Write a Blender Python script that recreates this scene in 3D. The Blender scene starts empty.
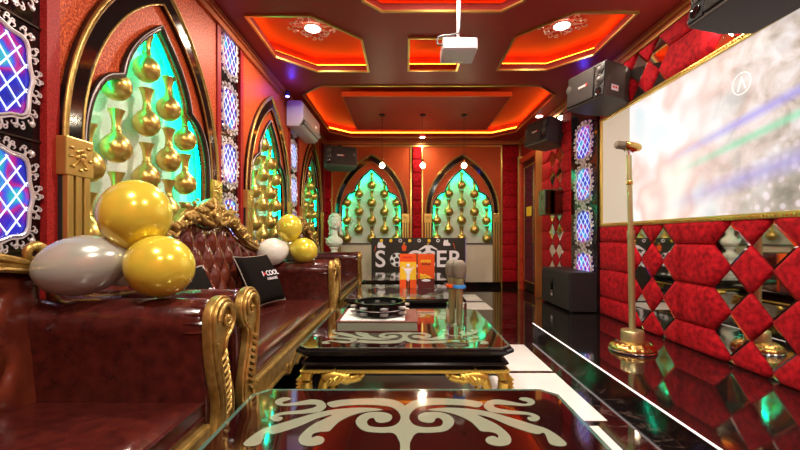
import bpy, bmesh, math, random
from mathutils import Vector, Matrix
PI = math.pi
S = bpy.context.scene
C = S.collection
rnd = random.Random(7)

# ------------------------------------------------------------------ camera, world, exposure
cam_d = bpy.data.cameras.new('camera'); cam = bpy.data.objects.new('camera', cam_d); C.objects.link(cam)
cam.location = (0, 0, 1.0); cam.rotation_euler = (PI/2, 0, 0)
cam_d.sensor_width = 36; cam_d.lens = 390/800*36; cam_d.shift_x = -5/800; cam_d.shift_y = 12/800
cam_d.clip_start = 0.02
S.camera = cam
S.view_settings.view_transform = 'Standard'; S.view_settings.look = 'None'
S.view_settings.exposure = 0.0; S.view_settings.gamma = 1; S.view_settings.use_curve_mapping = False
W = bpy.data.worlds.new('world'); S.world = W; W.use_nodes = True
W.node_tree.nodes['Background'].inputs[0].default_value = (0.02, 0.015, 0.015, 1)

def lamp(kind, loc, energy, color=(1, .86, .68), size=.15, rot=(0, 0, 0), spot=None):
    d = bpy.data.lights.new('lamp', kind); d.energy = energy; d.color = color
    if kind == 'AREA':
        d.shape = 'DISK'; d.size = size
    else:
        d.shadow_soft_size = size
    if spot: d.spot_size = spot; d.spot_blend = .8
    o = bpy.data.objects.new('lamp_light', d); C.objects.link(o); o.location = loc; o.rotation_euler = rot
    return o
K = 0.60
lamp('AREA', (-.93, 3.93, 2.98), 60*K, (1, .88, .72), .22)
lamp('AREA', (1.56, 3.88, 2.98), 34*K, (1, .88, .72), .22)
lamp('AREA', (.31, 2.70, 2.98), 125*K, (1, .9, .78), .22)
lamp('AREA', (-.75, .35, 2.88), 85*K, (1, .9, .78), .3)  # added fill light above the nearest sofa, out of view
lamp('AREA', (1.3, .35, 2.88), 85*K, (1, .9, .78), .3)  # added fill over the near end of the platform, also unseen
lamp('AREA', (.3, -1.0, 2.88), 70*K, (1, .9, .78), .3)  # unseen fill light added behind the camera to brighten the room
lamp('AREA', (.33, 7.45, 2.86), 20*K, (1, .85, .6), .10)
lamp('AREA', (2.12, 6.16, 2.86), 18*K, (1, .85, .6), .10)
for px in (-.36, .28, .93):
    lamp('POINT', (px, 6.14, 2.03), 14*K, (1, .78, .5), .05)

# ------------------------------------------------------------------ materials
def mat(name, color, rough=.5, metal=0, emit=None, es=0, noise=None, nscale=20, bump=0, bscale=60, coat=0, spec=.5, alpha=1, trans=0, ior=1.45):
    m = bpy.data.materials.new(name); m.use_nodes = True; nt = m.node_tree; N = nt.nodes; L = nt.links
    b = N['Principled BSDF']
    b.inputs['Base Color'].default_value = (*color, 1); b.inputs['Roughness'].default_value = rough
    b.inputs['Metallic'].default_value = metal; b.inputs['Coat Weight'].default_value = coat
    b.inputs['Coat Roughness'].default_value = .08
    b.inputs['Specular IOR Level'].default_value = spec
    b.inputs['Transmission Weight'].default_value = trans; b.inputs['IOR'].default_value = ior
    if emit: b.inputs['Emission Color'].default_value = (*emit, 1); b.inputs['Emission Strength'].default_value = es
    tc = N.new('ShaderNodeTexCoord')
    if noise:
        n = N.new('ShaderNodeTexNoise'); n.inputs['Scale'].default_value = nscale; n.inputs['Detail'].default_value = 5
        L.new(tc.outputs['Object'], n.inputs['Vector'])
        r = N.new('ShaderNodeValToRGB'); r.color_ramp.elements[0].position = .35; r.color_ramp.elements[1].position = .68
        r.color_ramp.elements[0].color = (*color, 1); r.color_ramp.elements[1].color = (*noise, 1)
        L.new(n.outputs['Fac'], r.inputs['Fac']); L.new(r.outputs['Color'], b.inputs['Base Color'])
    if bump:
        n2 = N.new('ShaderNodeTexNoise'); n2.inputs['Scale'].default_value = bscale; n2.inputs['Detail'].default_value = 3
        L.new(tc.outputs['Object'], n2.inputs['Vector'])
        bp = N.new('ShaderNodeBump'); bp.inputs['Strength'].default_value = bump; bp.inputs['Distance'].default_value = .01
        L.new(n2.outputs['Fac'], bp.inputs['Height']); L.new(bp.outputs['Normal'], b.inputs['Normal'])
    return m
M = {}
M['ceil'] = mat('maroon_ceiling', (.25, .020, .014), .45, spec=.25)
M['recess'] = mat('red_recess', (.66, .060, .012), .5)
M['crown'] = mat('copper_moulding', (.50, .14, .05), .35, .5)
M['gold'] = mat('gold', (.60, .40, .10), .28, 1, noise=(.80, .58, .20), nscale=25)
M['goldtrim'] = mat('gold_trim', (.66, .47, .13), .3, .85)
M['vase'] = mat('gold_vase', (.58, .42, .10), .30, .85, noise=(.72, .54, .16), nscale=18)
M['carved'] = mat('carved_gilt_wood', (.36, .22, .055), .36, .75, noise=(.56, .37, .11), nscale=30, bump=.15, bscale=70)
M['bronze'] = mat('dark_bronze', (.055, .04, .03), .25, .7)
M['blackgloss'] = mat('black_gloss', (.006, .005, .005), .10, coat=.2)
M['blackwood'] = mat('black_lacquer', (.007, .006, .006), .16, coat=.2)
M['black'] = mat('black_matte', (.014, .013, .014), .5)
M['greyplastic'] = mat('charcoal_plastic', (.060, .050, .045), .45, spec=.3)
M['grille'] = mat('speaker_grille', (.030, .024, .022), .6, bump=.3, bscale=300, spec=.2)
M['silver'] = mat('silver', (.68, .62, .62), .3, .55)
M['chrome'] = mat('chrome', (.8, .8, .8), .12, 1)
M['leather'] = mat('oxblood_leather', (.040, .006, .005), .24, noise=(.080, .012, .008), nscale=22, bump=.12, bscale=40, coat=.30)
M['leather2'] = mat('oxblood_tufted_leather', (.085, .014, .008), .20, noise=(.14, .028, .012), nscale=7, coat=.4)
M['velvet'] = mat('red_velvet', (.20, .001, .005), .8, noise=(.50, .006, .014), nscale=26, bump=.3, bscale=60, spec=.15)
M['velvet'].node_tree.nodes['Principled BSDF'].inputs['Sheen Weight'].default_value = .08
M['velvet'].node_tree.nodes['Principled BSDF'].inputs['Sheen Tint'].default_value = (1, .25, .2, 1)
M['mirror'] = mat('mirror', (.80, .78, .76), .03, 1)
M['white_balloon'] = mat('white_balloon', (.72, .68, .60), .22, coat=.3)
M['gold_balloon'] = mat('gold_balloon', (.76, .60, .06), .20, .30, coat=.4)
M['silver_balloon'] = mat('silver_balloon', (.50, .52, .45), .22, .35, coat=.4)
M['plaster'] = mat('white_plaster', (.78, .78, .70), .55)
M['cream'] = mat('cream_marble', (.62, .54, .40), .3, noise=(.70, .64, .50), nscale=3)
M['whiteplastic'] = mat('white_plastic', (.55, .52, .52), .4)
M['greyvent'] = mat('grey_vent', (.03, .03, .06), .4)
M['fabric'] = mat('black_fabric', (.008, .006, .005), .8, bump=.2, bscale=200, spec=.05)
M['white_ink'] = mat('white_ink', (.85, .80, .88), .5)
M['paper'] = mat('paper', (.72, .72, .66), .5)
M['bookcover'] = mat('book_cover', (.12, .02, .02), .4)
M['swirl'] = mat('pearl_inlay', (.22, .24, .17), .08, coat=.4, spec=.5)
M['tableglass'] = mat('dark_red_glass_top', (.014, .002, .002), .03, coat=1, spec=1)
M['glassedge'] = mat('bevelled_glass_edge', (.06, .13, .10), .06, 0, spec=1, coat=.6)
M['clear'] = mat('clear_acrylic', (.95, .97, .97), .03, trans=1, ior=1.3)
M['micgold'] = mat('champagne_metal', (.55, .50, .25), .3, .8)
M['brass'] = mat('brass', (.70, .46, .14), .2, 1)
M['micmesh'] = mat('mic_mesh', (.22, .18, .13), .5, .3, bump=.6, bscale=400)
M['blue'] = mat('blue_band', (.05, .3, .8), .4)
M['orange'] = mat('orange_card', (.85, .10, .015), .35)
M['yellow'] = mat('yellow_print', (.9, .55, .03), .4)
M['redprint'] = mat('red_print', (.7, .02, .01), .4)
M['purple'] = mat('purple_edge', (.28, .2, .5), .4)
M['darkprint'] = mat('banner_black', (.022, .018, .013), .4)
M['olive'] = mat('olive_box', (.05, .055, .03), .25, noise=(.13, .12, .06), nscale=9)
M['doorframe'] = mat('red_door_frame', (.42, .022, .008), .35, noise=(.55, .05, .015), nscale=10)
M['darkglass'] = mat('dark_glass', (.04, .025, .04), .05, spec=.9)
M['led_white'] = mat('led_white', (.9, .8, .8), .5, emit=(1, .88, .85), es=1.1)
M['teal'] = mat('led_teal', (0, .8, .6), .5, emit=(.0, 1, .50), es=44)
M['led_orange'] = mat('led_orange', (1, .3, .05), .5, emit=(1, .33, .02), es=11)
M['bulb'] = mat('bulb', (1, .9, .7), .5, emit=(1, .80, .50), es=28)
M['warmlamp'] = mat('warm_lamp', (1, .9, .7), .5, emit=(1, .90, .74), es=16)
M['lattice'] = mat('lit_lattice', (.8, .85, 1), .5, emit=(.40, .66, 1), es=.8)

def glitter(name, c1, c2, rough=.45, scale=220):
    m = mat(name, c1, rough, .1, noise=c2, nscale=scale, bump=.25, bscale=scale, spec=.25)
    r = [n for n in m.node_tree.nodes if n.type == 'VALTORGB'][0]
    r.color_ramp.elements[0].position = .42; r.color_ramp.elements[1].position = .66
    return m
M['wallred'] = glitter('orange_red_glitter_panel', (.30, .026, .004), (.78, .15, .035), .5, 85)
M['redglit'] = glitter('dark_red_glitter_strip', (.22, .006, .008), (.45, .03, .02))
M['backing'] = glitter('silver_glitter_backing', (.62, .62, .56), (.90, .88, .80), .5)

def pane_mat():
    m = bpy.data.materials.new('lit_coloured_pane'); m.use_nodes = True; N = m.node_tree.nodes; L = m.node_tree.links
    b = N['Principled BSDF']; tc = N.new('ShaderNodeTexCoord'); oi = N.new('ShaderNodeObjectInfo')
    mx = N.new('ShaderNodeVectorMath'); mx.operation = 'ADD'
    L.new(tc.outputs['Object'], mx.inputs[0]); 
    sc = N.new('ShaderNodeVectorMath'); sc.operation = 'SCALE'; sc.inputs[0].default_value = (7, 3, 5)
    L.new(oi.outputs['Random'], sc.inputs['Scale']); L.new(sc.outputs[0], mx.inputs[1])
    n = N.new('ShaderNodeTexNoise'); n.inputs['Scale'].default_value = 7; n.inputs['Detail'].default_value = 1.5
    L.new(mx.outputs[0], n.inputs['Vector'])
    r = N.new('ShaderNodeValToRGB'); e = r.color_ramp.elements
    e[0].position = .30; e[0].color = (.01, .02, .25, 1); e[1].position = .70; e[1].color = (.02, .45, .55, 1)
    for p, c in ((.42, (.02, .03, .55)), (.50, (.10, .015, .42)), (.57, (.55, .02, .22)), (.62, (.06, .10, .8))):
        q = e.new(p); q.color = (*c, 1)
    L.new(n.outputs['Fac'], r.inputs['Fac'])
    b.inputs['Base Color'].default_value = (.01, .01, .03, 1); b.inputs['Roughness'].default_value = .1
    L.new(r.outputs['Color'], b.inputs['Emission Color']); b.inputs['Emission Strength'].default_value = 1.05
    return m
M['pane'] = pane_mat()

def floor_mat():
    m = mat('black_marble', (.006, .004, .004), .06, spec=.7); N = m.node_tree.nodes; L = m.node_tree.links
    b = N['Principled BSDF']; tc = N.new('ShaderNodeTexCoord')
    n = N.new('ShaderNodeTexNoise'); n.inputs['Scale'].default_value = 3; n.inputs['Detail'].default_value = 9; n.inputs['Roughness'].default_value = .65
    n.inputs['Distortion'].default_value = .8
    L.new(tc.outputs['Object'], n.inputs['Vector'])
    r = N.new('ShaderNodeValToRGB'); e = r.color_ramp.elements
    e[0].position = .490; e[0].color = (.006, .004, .004, 1); e[1].position = .5; e[1].color = (.10, .06, .05, 1)
    q = e.new(.51); q.color = (.006, .004, .004, 1)
    L.new(n.outputs['Fac'], r.inputs['Fac'])
    br = N.new('ShaderNodeTexBrick'); br.offset = 0; br.inputs['Scale'].default_value = 1
    br.inputs['Brick Width'].default_value = .8; br.inputs['Row Height'].default_value = .8; br.inputs['Mortar Size'].default_value = .003
    L.new(tc.outputs['Object'], br.inputs['Vector'])
    mix = N.new('ShaderNodeMix'); mix.data_type = 'RGBA'; L.new(br.outputs['Fac'], mix.inputs[0])
    L.new(r.outputs['Color'], mix.inputs[6]); mix.inputs[7].default_value = (.05, .04, .035, 1)
    L.new(mix.outputs[2], b.inputs['Base Color'])
    return m
M['floor'] = floor_mat()
M['stage'] = mat('black_polished_stage', (.005, .004, .004), .045, spec=1.0, coat=.6, noise=(.012, .008, .007), nscale=3)
M['whitetile'] = mat('white_marble', (.80, .78, .74), .12, noise=(.72, .70, .68), nscale=4)

def screen_mat():
    m = bpy.data.materials.new('projected_picture'); m.use_nodes = True; N = m.node_tree.nodes; L = m.node_tree.links
    b = N['Principled BSDF']; tc = N.new('ShaderNodeTexCoord'); sx = N.new('ShaderNodeSeparateXYZ'); L.new(tc.outputs['Object'], sx.inputs[0])
    def noise(s, d, dist=0):
        n = N.new('ShaderNodeTexNoise'); n.inputs['Scale'].default_value = s; n.inputs['Detail'].default_value = d; n.inputs['Distortion'].default_value = dist
        L.new(tc.outputs['Object'], n.inputs['Vector']); return n
    def ramp(src, els):
        r = N.new('ShaderNodeValToRGB'); e = r.color_ramp.elements
        e[0].position, e[0].color = els[0][0], (*els[0][1], 1); e[1].position, e[1].color = els[-1][0], (*els[-1][1], 1)
        for p, c in els[1:-1]: q = e.new(p); q.color = (*c, 1)
        L.new(src, r.inputs['Fac']); return r
    def mix(f, a, c, mode='MIX'):
        x = N.new('ShaderNodeMix'); x.data_type = 'RGBA'; x.blend_type = mode
        if isinstance(f, float): x.inputs[0].default_value = f
        else: L.new(f, x.inputs[0])
        L.new(a, x.inputs[6])
        if isinstance(c, tuple): x.inputs[7].default_value = (*c, 1)
        else: L.new(c, x.inputs[7])
        return x.outputs[2]
    def math_(op, a, c=None, c2=None):
        x = N.new('ShaderNodeMath'); x.operation = op
        for i, v in enumerate((a, c, c2)):
            if v is None: continue
            if isinstance(v, (int, float)): x.inputs[i].default_value = v
            else: L.new(v, x.inputs[i])
        return x.outputs[0]
    soft = ramp(noise(1.6, 2).outputs['Fac'], [(.3, (.72, .93, 1.0)), (.45, (1.1, 1.1, 1.1)), (.54, (.98, .66, .60)), (.66, (1.1, 1.05, .95))])
    busy = ramp(noise(6, 6, .5).outputs['Fac'], [(.34, (.25, .18, .14)), (.45, (.60, .48, .40)), (.54, (.80, .68, .64)), (.66, (1.0, .95, .95))])
    mr = N.new('ShaderNodeMapRange'); L.new(sx.outputs['X'], mr.inputs[0]); mr.inputs[1].default_value = -.1; mr.inputs[2].default_value = .8
    base = mix(mr.outputs[0], soft.outputs[0], busy.outputs[0])
    w = math_('ADD', sx.outputs['Z'], math_('MULTIPLY', sx.outputs['X'], -.17))
    vo = N.new('ShaderNodeTexVoronoi'); vo.inputs['Scale'].default_value = 17; L.new(tc.outputs['Object'], vo.inputs['Vector'])
    fl = ramp(vo.outputs['Distance'], [(.0, (.95, .9, .95)), (.28, (.85, .72, .82)), (.42, (.30, .26, .20)), (.7, (.08, .10, .06))])
    m1 = N.new('ShaderNodeMapRange'); L.new(math_('SUBTRACT', sx.outputs['X'], sx.outputs['Z']), m1.inputs[0]); m1.inputs[1].default_value = .75; m1.inputs[2].default_value = 1.25; m1.inputs[4].default_value = .6
    base = mix(m1.outputs[0], base, fl.outputs[0])
    sr = N.new('ShaderNodeMapRange'); L.new(sx.outputs['X'], sr.inputs[0]); sr.inputs[1].default_value = -.35; sr.inputs[2].default_value = .45
    def streak(c0, wd, col, a):
        nonlocal base
        d = math_('ABSOLUTE', math_('SUBTRACT', w, c0)); f = math_('MULTIPLY', math_('MULTIPLY', math_('MAXIMUM', math_('SUBTRACT', 1.0, math_('DIVIDE', d, wd)), 0.0), a), sr.outputs[0])
        base = mix(f, base, col)
    streak(-.03, .055, (.28, .25, .95), .8); streak(-.165, .045, (.10, .80, .42), .75); streak(-.42, .10, (.25, .22, .85), .6)
    # plain cream margin at the far end of the screen, where no picture falls
    cut = math_('LESS_THAN', sx.outputs['X'], -.86)
    base = mix(cut, base, (.68, .52, .38))
    b.inputs['Base Color'].default_value = (.12, .12, .12, 1); b.inputs['Roughness'].default_value = .5
    L.new(base, b.inputs['Emission Color']); b.inputs['Emission Strength'].default_value = .82
    return m
M['screen'] = screen_mat()
def rope_mat():
    m = mat('gold_rope', (.62, .42, .08), .35, .8); return m
M['rope'] = rope_mat()

# ------------------------------------------------------------------ mesh helpers
class MB:
    def __init__(s): s.v = []; s.f = []
    def add(s, vs, fs):
        n = len(s.v); s.v += [tuple(v) for v in vs]; s.f += [tuple(i+n for i in f) for f in fs]; return s
    def box(s, x0, x1, y0, y1, z0, z1):
        return s.add([(x0,y0,z0),(x1,y0,z0),(x1,y1,z0),(x0,y1,z0),(x0,y0,z1),(x1,y0,z1),(x1,y1,z1),(x0,y1,z1)],
                     [(0,3,2,1),(4,5,6,7),(0,1,5,4),(1,2,6,5),(2,3,7,6),(3,0,4,7)])
    def lathe(s, prof, n=20, cx=0, cy=0, cz=0, axis='z', closed=False, flute=0, fn=0):
        vs = []; fs = []
        for r, h in prof:
            for k in range(n):
                a = 2*PI*k/n; rr = r*(1+flute*math.cos(fn*a)) if flute else r
                p = (rr*math.cos(a), rr*math.sin(a), h)
                if axis == 'y': p = (p[0], p[2], p[1])
                if axis == 'x': p = (p[2], p[0], p[1])
                vs.append((p[0]+cx, p[1]+cy, p[2]+cz))
        for i in range(len(prof)-1):
            for k in range(n):
                k2 = (k+1) % n; fs.append((i*n+k, i*n+k2, (i+1)*n+k2, (i+1)*n+k))
        if not closed:
            fs.append(tuple(range(n))[::-1]); fs.append(tuple((len(prof)-1)*n+k for k in range(n)))
        return s.add(vs, fs)
    def tube(s, pts, rad, n=6, closed=False, flat=1.0, up=(0, 1, 0)):
        P = [Vector(p) for p in pts]; m = len(P); vs = []; fs = []
        U0 = Vector(up)
        for i, p in enumerate(P):
            if closed: t = P[(i+1) % m]-P[i-1]
            else: t = P[min(i+1, m-1)]-P[max(i-1, 0)]
            if t.length < 1e-9: t = Vector((0, 0, 1))
            t.normalize(); u = U0-t*U0.dot(t)
            if u.length < 1e-4: u = t.orthogonal()
            u.normalize(); w = t.cross(u)
            r = rad[i] if isinstance(rad, (list, tuple)) else rad
            for k in range(n):
                a = 2*PI*k/n; vs.append(p+u*(r*flat*math.cos(a))+w*(r*math.sin(a)))
        for i in range(m if closed else m-1):
            j = (i+1) % m
            for k in range(n):
                k2 = (k+1) % n; fs.append((i*n+k, j*n+k, j*n+k2, i*n+k2))
        if not closed:
            fs.append(tuple(range(n))); fs.append(tuple((m-1)*n+k for k in range(n))[::-1])
        return s.add(vs, fs)
    def prism(s, poly, d0, d1, plane='xz'):
        n = len(poly)
        def P(a, b, d): return (a, d, b) if plane == 'xz' else ((a, b, d) if plane == 'xy' else (d, a, b))
        vs = [P(a, b, d0) for a, b in poly]+[P(a, b, d1) for a, b in poly]
        fs = [tuple(range(n)), tuple(range(2*n-1, n-1, -1))]+[(i, i+n, (i+1) % n+n, (i+1) % n) for i in range(n)]
        return s.add(vs, fs)
    def sphere(s, c, r, n=16, sq=(1, 1, 1)):
        prof = [(max(r*math.sin(PI*i/(n//2)), 1e-4), -r*math.cos(PI*i/(n//2))) for i in range(n//2+1)]
        vs0 = len(s.v); s.lathe(prof, n)
        for i in range(vs0, len(s.v)):
            v = s.v[i]; s.v[i] = (v[0]*sq[0]+c[0], v[1]*sq[1]+c[1], v[2]*sq[2]+c[2])
        return s
    def xf(s, mtx, start=0):
        for i in range(start, len(s.v)): s.v[i] = tuple(mtx @ Vector(s.v[i]))
        return s
    def build(s, name, m, parent=None, smooth=False, bevel=0, seg=2, auto=None):
        me = bpy.data.meshes.new(name); me.from_pydata(s.v, [], s.f)
        bm = bmesh.new(); bm.from_mesh(me); bmesh.ops.recalc_face_normals(bm, faces=bm.faces)
        if bevel:
            es = [e for e in bm.edges if len(e.link_faces) == 2 and e.calc_face_angle(0) > .5]
            bmesh.ops.bevel(bm, geom=es, offset=bevel, segments=seg, affect='EDGES', profile=.5, clamp_overlap=True)
        if smooth:
            for f in bm.faces: f.smooth = True
            for e in bm.edges:
                if len(e.link_faces) == 2 and e.calc_face_angle(0) > (auto or .8): e.smooth = False
        bm.to_mesh(me); bm.free()
        return link(me, name, m, parent)
def link(me, name, m, parent=None):
    o = bpy.data.objects.new(name, me); C.objects.link(o)
    me.materials.clear(); me.materials.append(M[m] if isinstance(m, str) else m)
    if parent: o.parent = parent
    return o
def shape2d(loops, depth, bevel=0):
    """filled 2-D outline(s), later loops cut holes; returned mesh stands in XZ, thickness along y centred on 0"""
    cu = bpy.data.curves.new('outline', 'CURVE'); cu.dimensions = '2D'; cu.fill_mode = 'BOTH'; cu.extrude = depth/2
    cu.bevel_depth = bevel
    for lp in loops:
        sp = cu.splines.new('POLY'); sp.points.add(len(lp)-1); sp.use_cyclic_u = True
        for i, (a, b) in enumerate(lp): sp.points[i].co = (a, b, 0, 1)
    o = bpy.data.objects.new('outline', cu); C.objects.link(o)
    dg = bpy.context.evaluated_depsgraph_get(); me = bpy.data.meshes.new_from_object(o.evaluated_get(dg))
    bpy.data.objects.remove(o); bpy.data.curves.remove(cu)
    for v in me.vertices: x, y, z = v.co; v.co = (x, -z, y)
    return me
def text_mesh(txt, size, depth=.001, bold=0):
    cu = bpy.data.curves.new('letters', 'FONT'); cu.body = txt; cu.size = size; cu.extrude = depth; cu.offset = bold
    cu.align_x = 'CENTER'; cu.align_y = 'CENTER'
    o = bpy.data.objects.new('letters', cu); C.objects.link(o)
    dg = bpy.context.evaluated_depsgraph_get(); me = bpy.data.meshes.new_from_object(o.evaluated_get(dg))
    bpy.data.objects.remove(o); bpy.data.curves.remove(cu)
    for v in me.vertices: x, y, z = v.co; v.co = (x, -z, y)
    return me
def shift(me, mtx):
    me.transform(mtx); return me
def join(meshes, name):
    bm = bmesh.new()
    for me in meshes: bm.from_mesh(me)
    out = bpy.data.meshes.new(name); bm.to_mesh(out); bm.free(); return out
def tag(o, label=None, cat=None, group=None, kind=None):
    if label: o['label'] = label
    if cat: o['category'] = cat
    if group: o['group'] = group
    if kind: o['kind'] = kind
    return o
def thing(name, label, cat, loc=(0, 0, 0), rz=0, group=None):
    o = bpy.data.objects.new(name, None); C.objects.link(o); o.location = loc; o.rotation_euler = (0, 0, rz); o.empty_display_size = .05
    return tag(o, label, cat, group)
def struct(o): o['kind'] = 'structure'; return o
def dup(root, loc, rz=None, label=None, group=None, rot=None):
    r = root.copy(); C.objects.link(r); r.location = loc
    if rz is not None: r.rotation_euler = (0, 0, rz)
    if rot: r.rotation_euler = rot
    if label: r['label'] = label
    if group: r['group'] = group
    for ch in list(root.children):
        c = ch.copy(); C.objects.link(c); c.parent = r
        for g in ch.children:
            d = g.copy(); C.objects.link(d); d.parent = c
    return r
def bez(p0, p1, p2, p3, n):
    out = []
    for i in range(n):
        t = i/n; a = (1-t)**3; b = 3*t*(1-t)**2; c = 3*t*t*(1-t); d = t**3
        out.append(tuple(a*p0[k]+b*p1[k]+c*p2[k]+d*p3[k] for k in range(len(p0))))
    return out
def spiral(cx, cz, r0, r1, a0, a1, n=14, y=0):
    return [(cx+(r0+(r1-r0)*i/(n-1))*math.cos(a0+(a1-a0)*i/(n-1)), y, cz+(r0+(r1-r0)*i/(n-1))*math.sin(a0+(a1-a0)*i/(n-1))) for i in range(n)]
def catmull(pts, n=6):
    P = [Vector(p) for p in pts]; out = []
    for i in range(len(P)-1):
        p0, p1, p2, p3 = P[max(i-1, 0)], P[i], P[i+1], P[min(i+2, len(P)-1)]
        for k in range(n):
            t = k/n
            out.append(.5*((2*p1)+(p2-p0)*t+(2*p0-5*p1+4*p2-p3)*t*t+(3*p1-p0-3*p2+p3)*t**3))
    out.append(P[-1]); return out

XL, XR, YB, YF, ZC = -1.6, 2.3, 7.8, -1.7, 2.92
# ------------------------------------------------------------------ structure: floor, ceiling, walls
struct(MB().box(XL-.3, XR+.1, YF-.1, YB+.3, -.1, 0).build('floor', 'floor'))
ti = 0
def trim(mb, m, **k):
    global ti; ti += 1
    return struct(mb.build('trim_%d' % ti, m, **k))
for y0, y1, x0, x1 in ((.55, 1.25, -.45, 1.02), (1.3, 2.06, -.45, 1.02), (2.12, 2.86, -.45, 1.10), (2.91, 3.62, -.45, 1.10), (5.37, 5.95, -.45, 1.22), (6.12, 6.78, -.45, 1.22)):
    trim(MB().box(x0, x1, y0, y1, 0, .002), 'whitetile')
# coffers: (x0,x1,y0,y1, cut corners)
def octo(x0, x1, y0, y1, cuts, o=0):
    x0 -= o; x1 += o; y0 -= o; y1 += o; P = []
    k = {c: (cuts.get(c, 0)+(o*.6 if cuts.get(c, 0) else 0)) for c in 'abcd'}   # a: near-left b: near-right c: far-right d: far-left
    P += [(x0, y0+k['a']), (x0+k['a'], y0)] if k['a'] else [(x0, y0)]
    P += [(x1-k['b'], y0), (x1, y0+k['b'])] if k['b'] else [(x1, y0)]
    P += [(x1, y1-k['c']), (x1-k['c'], y1)] if k['c'] else [(x1, y1)]
    P += [(x0+k['d'], y1), (x0, y1-k['d'])] if k['d'] else [(x0, y1)]
    return P
cof = [(-1.365, -.43, 3.38, 4.49, {'b': .39, 'd': .36}, 'A'), (1.065, 1.97, 3.33, 4.45, {'a': .39, 'c': .36}, 'B'),
       (.05, .58, 3.76, 4.46, {}, 'C'), (-.33, .95, 2.2, 3.29, {'a': .14, 'b': .14, 'c': .14, 'd': .14}, 'D'),
       (-1.36, 2.0, 4.94, 7.45, {'a': .3, 'b': .3, 'c': .36, 'd': .36}, 'E')]
outer = [(XL-.3, YF-.1), (XR+.1, YF-.1), (XR+.1, YB+.3), (XL-.3, YB+.3)]
me = shape2d([outer]+[octo(*c[:5]) for c in cof], .05)
for v in me.vertices: x, y, z = v.co; v.co = (x, z, y+ZC+.025)
struct(link(me, 'ceiling', 'ceil'))
struct(MB().box(XL-.3, XR+.1, YF-.1, YB+.3, ZC+.2, ZC+.25).build('ceiling_upper', 'recess'))
def ring(inner, outerp, z0, z1):
    b = MB(); n = len(inner)
    vs = [(x, y, z0) for x, y in inner]+[(x, y, z0) for x, y in outerp]+[(x, y, z1) for x, y in inner]+[(x, y, z1) for x, y in outerp]
    fs = []
    for i in range(n):
        j = (i+1) % n
        fs += [(i, j, j+n, i+n), (i+2*n, i+3*n, j+3*n, j+2*n), (i, i+2*n, j+2*n, j), (i+n, j+n, j+3*n, i+3*n)]
    return b.add(vs, fs)
for c in cof:
    a = c[:5]
    trim(ring(octo(*a), octo(*a, .022), ZC-.018, ZC-.001), 'goldtrim')
    trim(ring(octo(*a, .012), octo(*a, .04), ZC+.03, ZC+.062), 'crown')            # inner lip of the cove
    trim(ring(octo(*a, .13), octo(*a, .16), ZC+.05, ZC+.2), 'recess')
    o = ring(octo(*a, .116), octo(*a, .128), ZC+.100, ZC+.116).build('cove_light_strip', 'led_orange')
    where = {'A': 'left ceiling recess above the sofas', 'B': 'right ceiling recess beside the wall speakers', 'C': 'small square ceiling recess behind the projector',
             'D': 'big ceiling recess nearest the camera', 'E': 'large octagonal ceiling recess over the far end'}[c[5]]
    tag(o, 'orange light strip running round the %s' % where, 'light strip', 'orange cove light strips')
trim(MB().box(-.85, 1.45, 5.34, 6.98, ZC+.005, ZC+.06), 'ceil')
trim(ring([(-.85, 5.34), (1.45, 5.34), (1.45, 6.98), (-.85, 6.98)], [(-.865, 5.325), (1.465, 5.325), (1.465, 6.995), (-.865, 6.995)], ZC, ZC+.065), 'crown')
# walls
struct(MB().box(XL-.3, XL-.25, YF-.1, YB+.3, 0, ZC+.2).build('wall_left', 'redglit'))
struct(MB().box(XR, XR+.1, YF-.1, YB+.3, 0, ZC+.2).build('wall_right', 'redglit'))
struct(MB().box(XL-.3, XR+.1, YB+.25, YB+.3, 0, ZC+.2).build('wall_back', 'redglit'))
struct(MB().box(XL-.3, XR+.1, YF-.1, YF, 0, ZC+.2).build('wall_front', 'wallred'))
# crown mouldings
def crown(x, y0, y1, s):
    b = MB()
    for d, z, m, h in ((.0, 2.86, .05, .06), (.0, 2.81, .03, .05)):
        b.box(min(x, x+s*m), max(x, x+s*m), y0, y1, z, z+h-.004)
    return b
trim(crown(XL, YF, YB, 1), 'crown'); trim(crown(XR, YF, YB, -1), 'crown')
trim(MB().box(XR-.062, XR-.05, YF, YB, 2.862, 2.875).box(XR-.042, XR-.03, YF, YB, 2.80, 2.815), 'goldtrim')
trim(MB().box(XL, XR, YB-.06, YB, 2.84, 2.915), 'crown')
trim(MB().box(XL, XR, YB-.075, YB-.06, 2.85, 2.86), 'goldtrim')
struct(MB().box(XL, XR-.35, YB-.015, YB, 0, .1).build('baseboard_back', 'blackgloss'))

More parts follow.
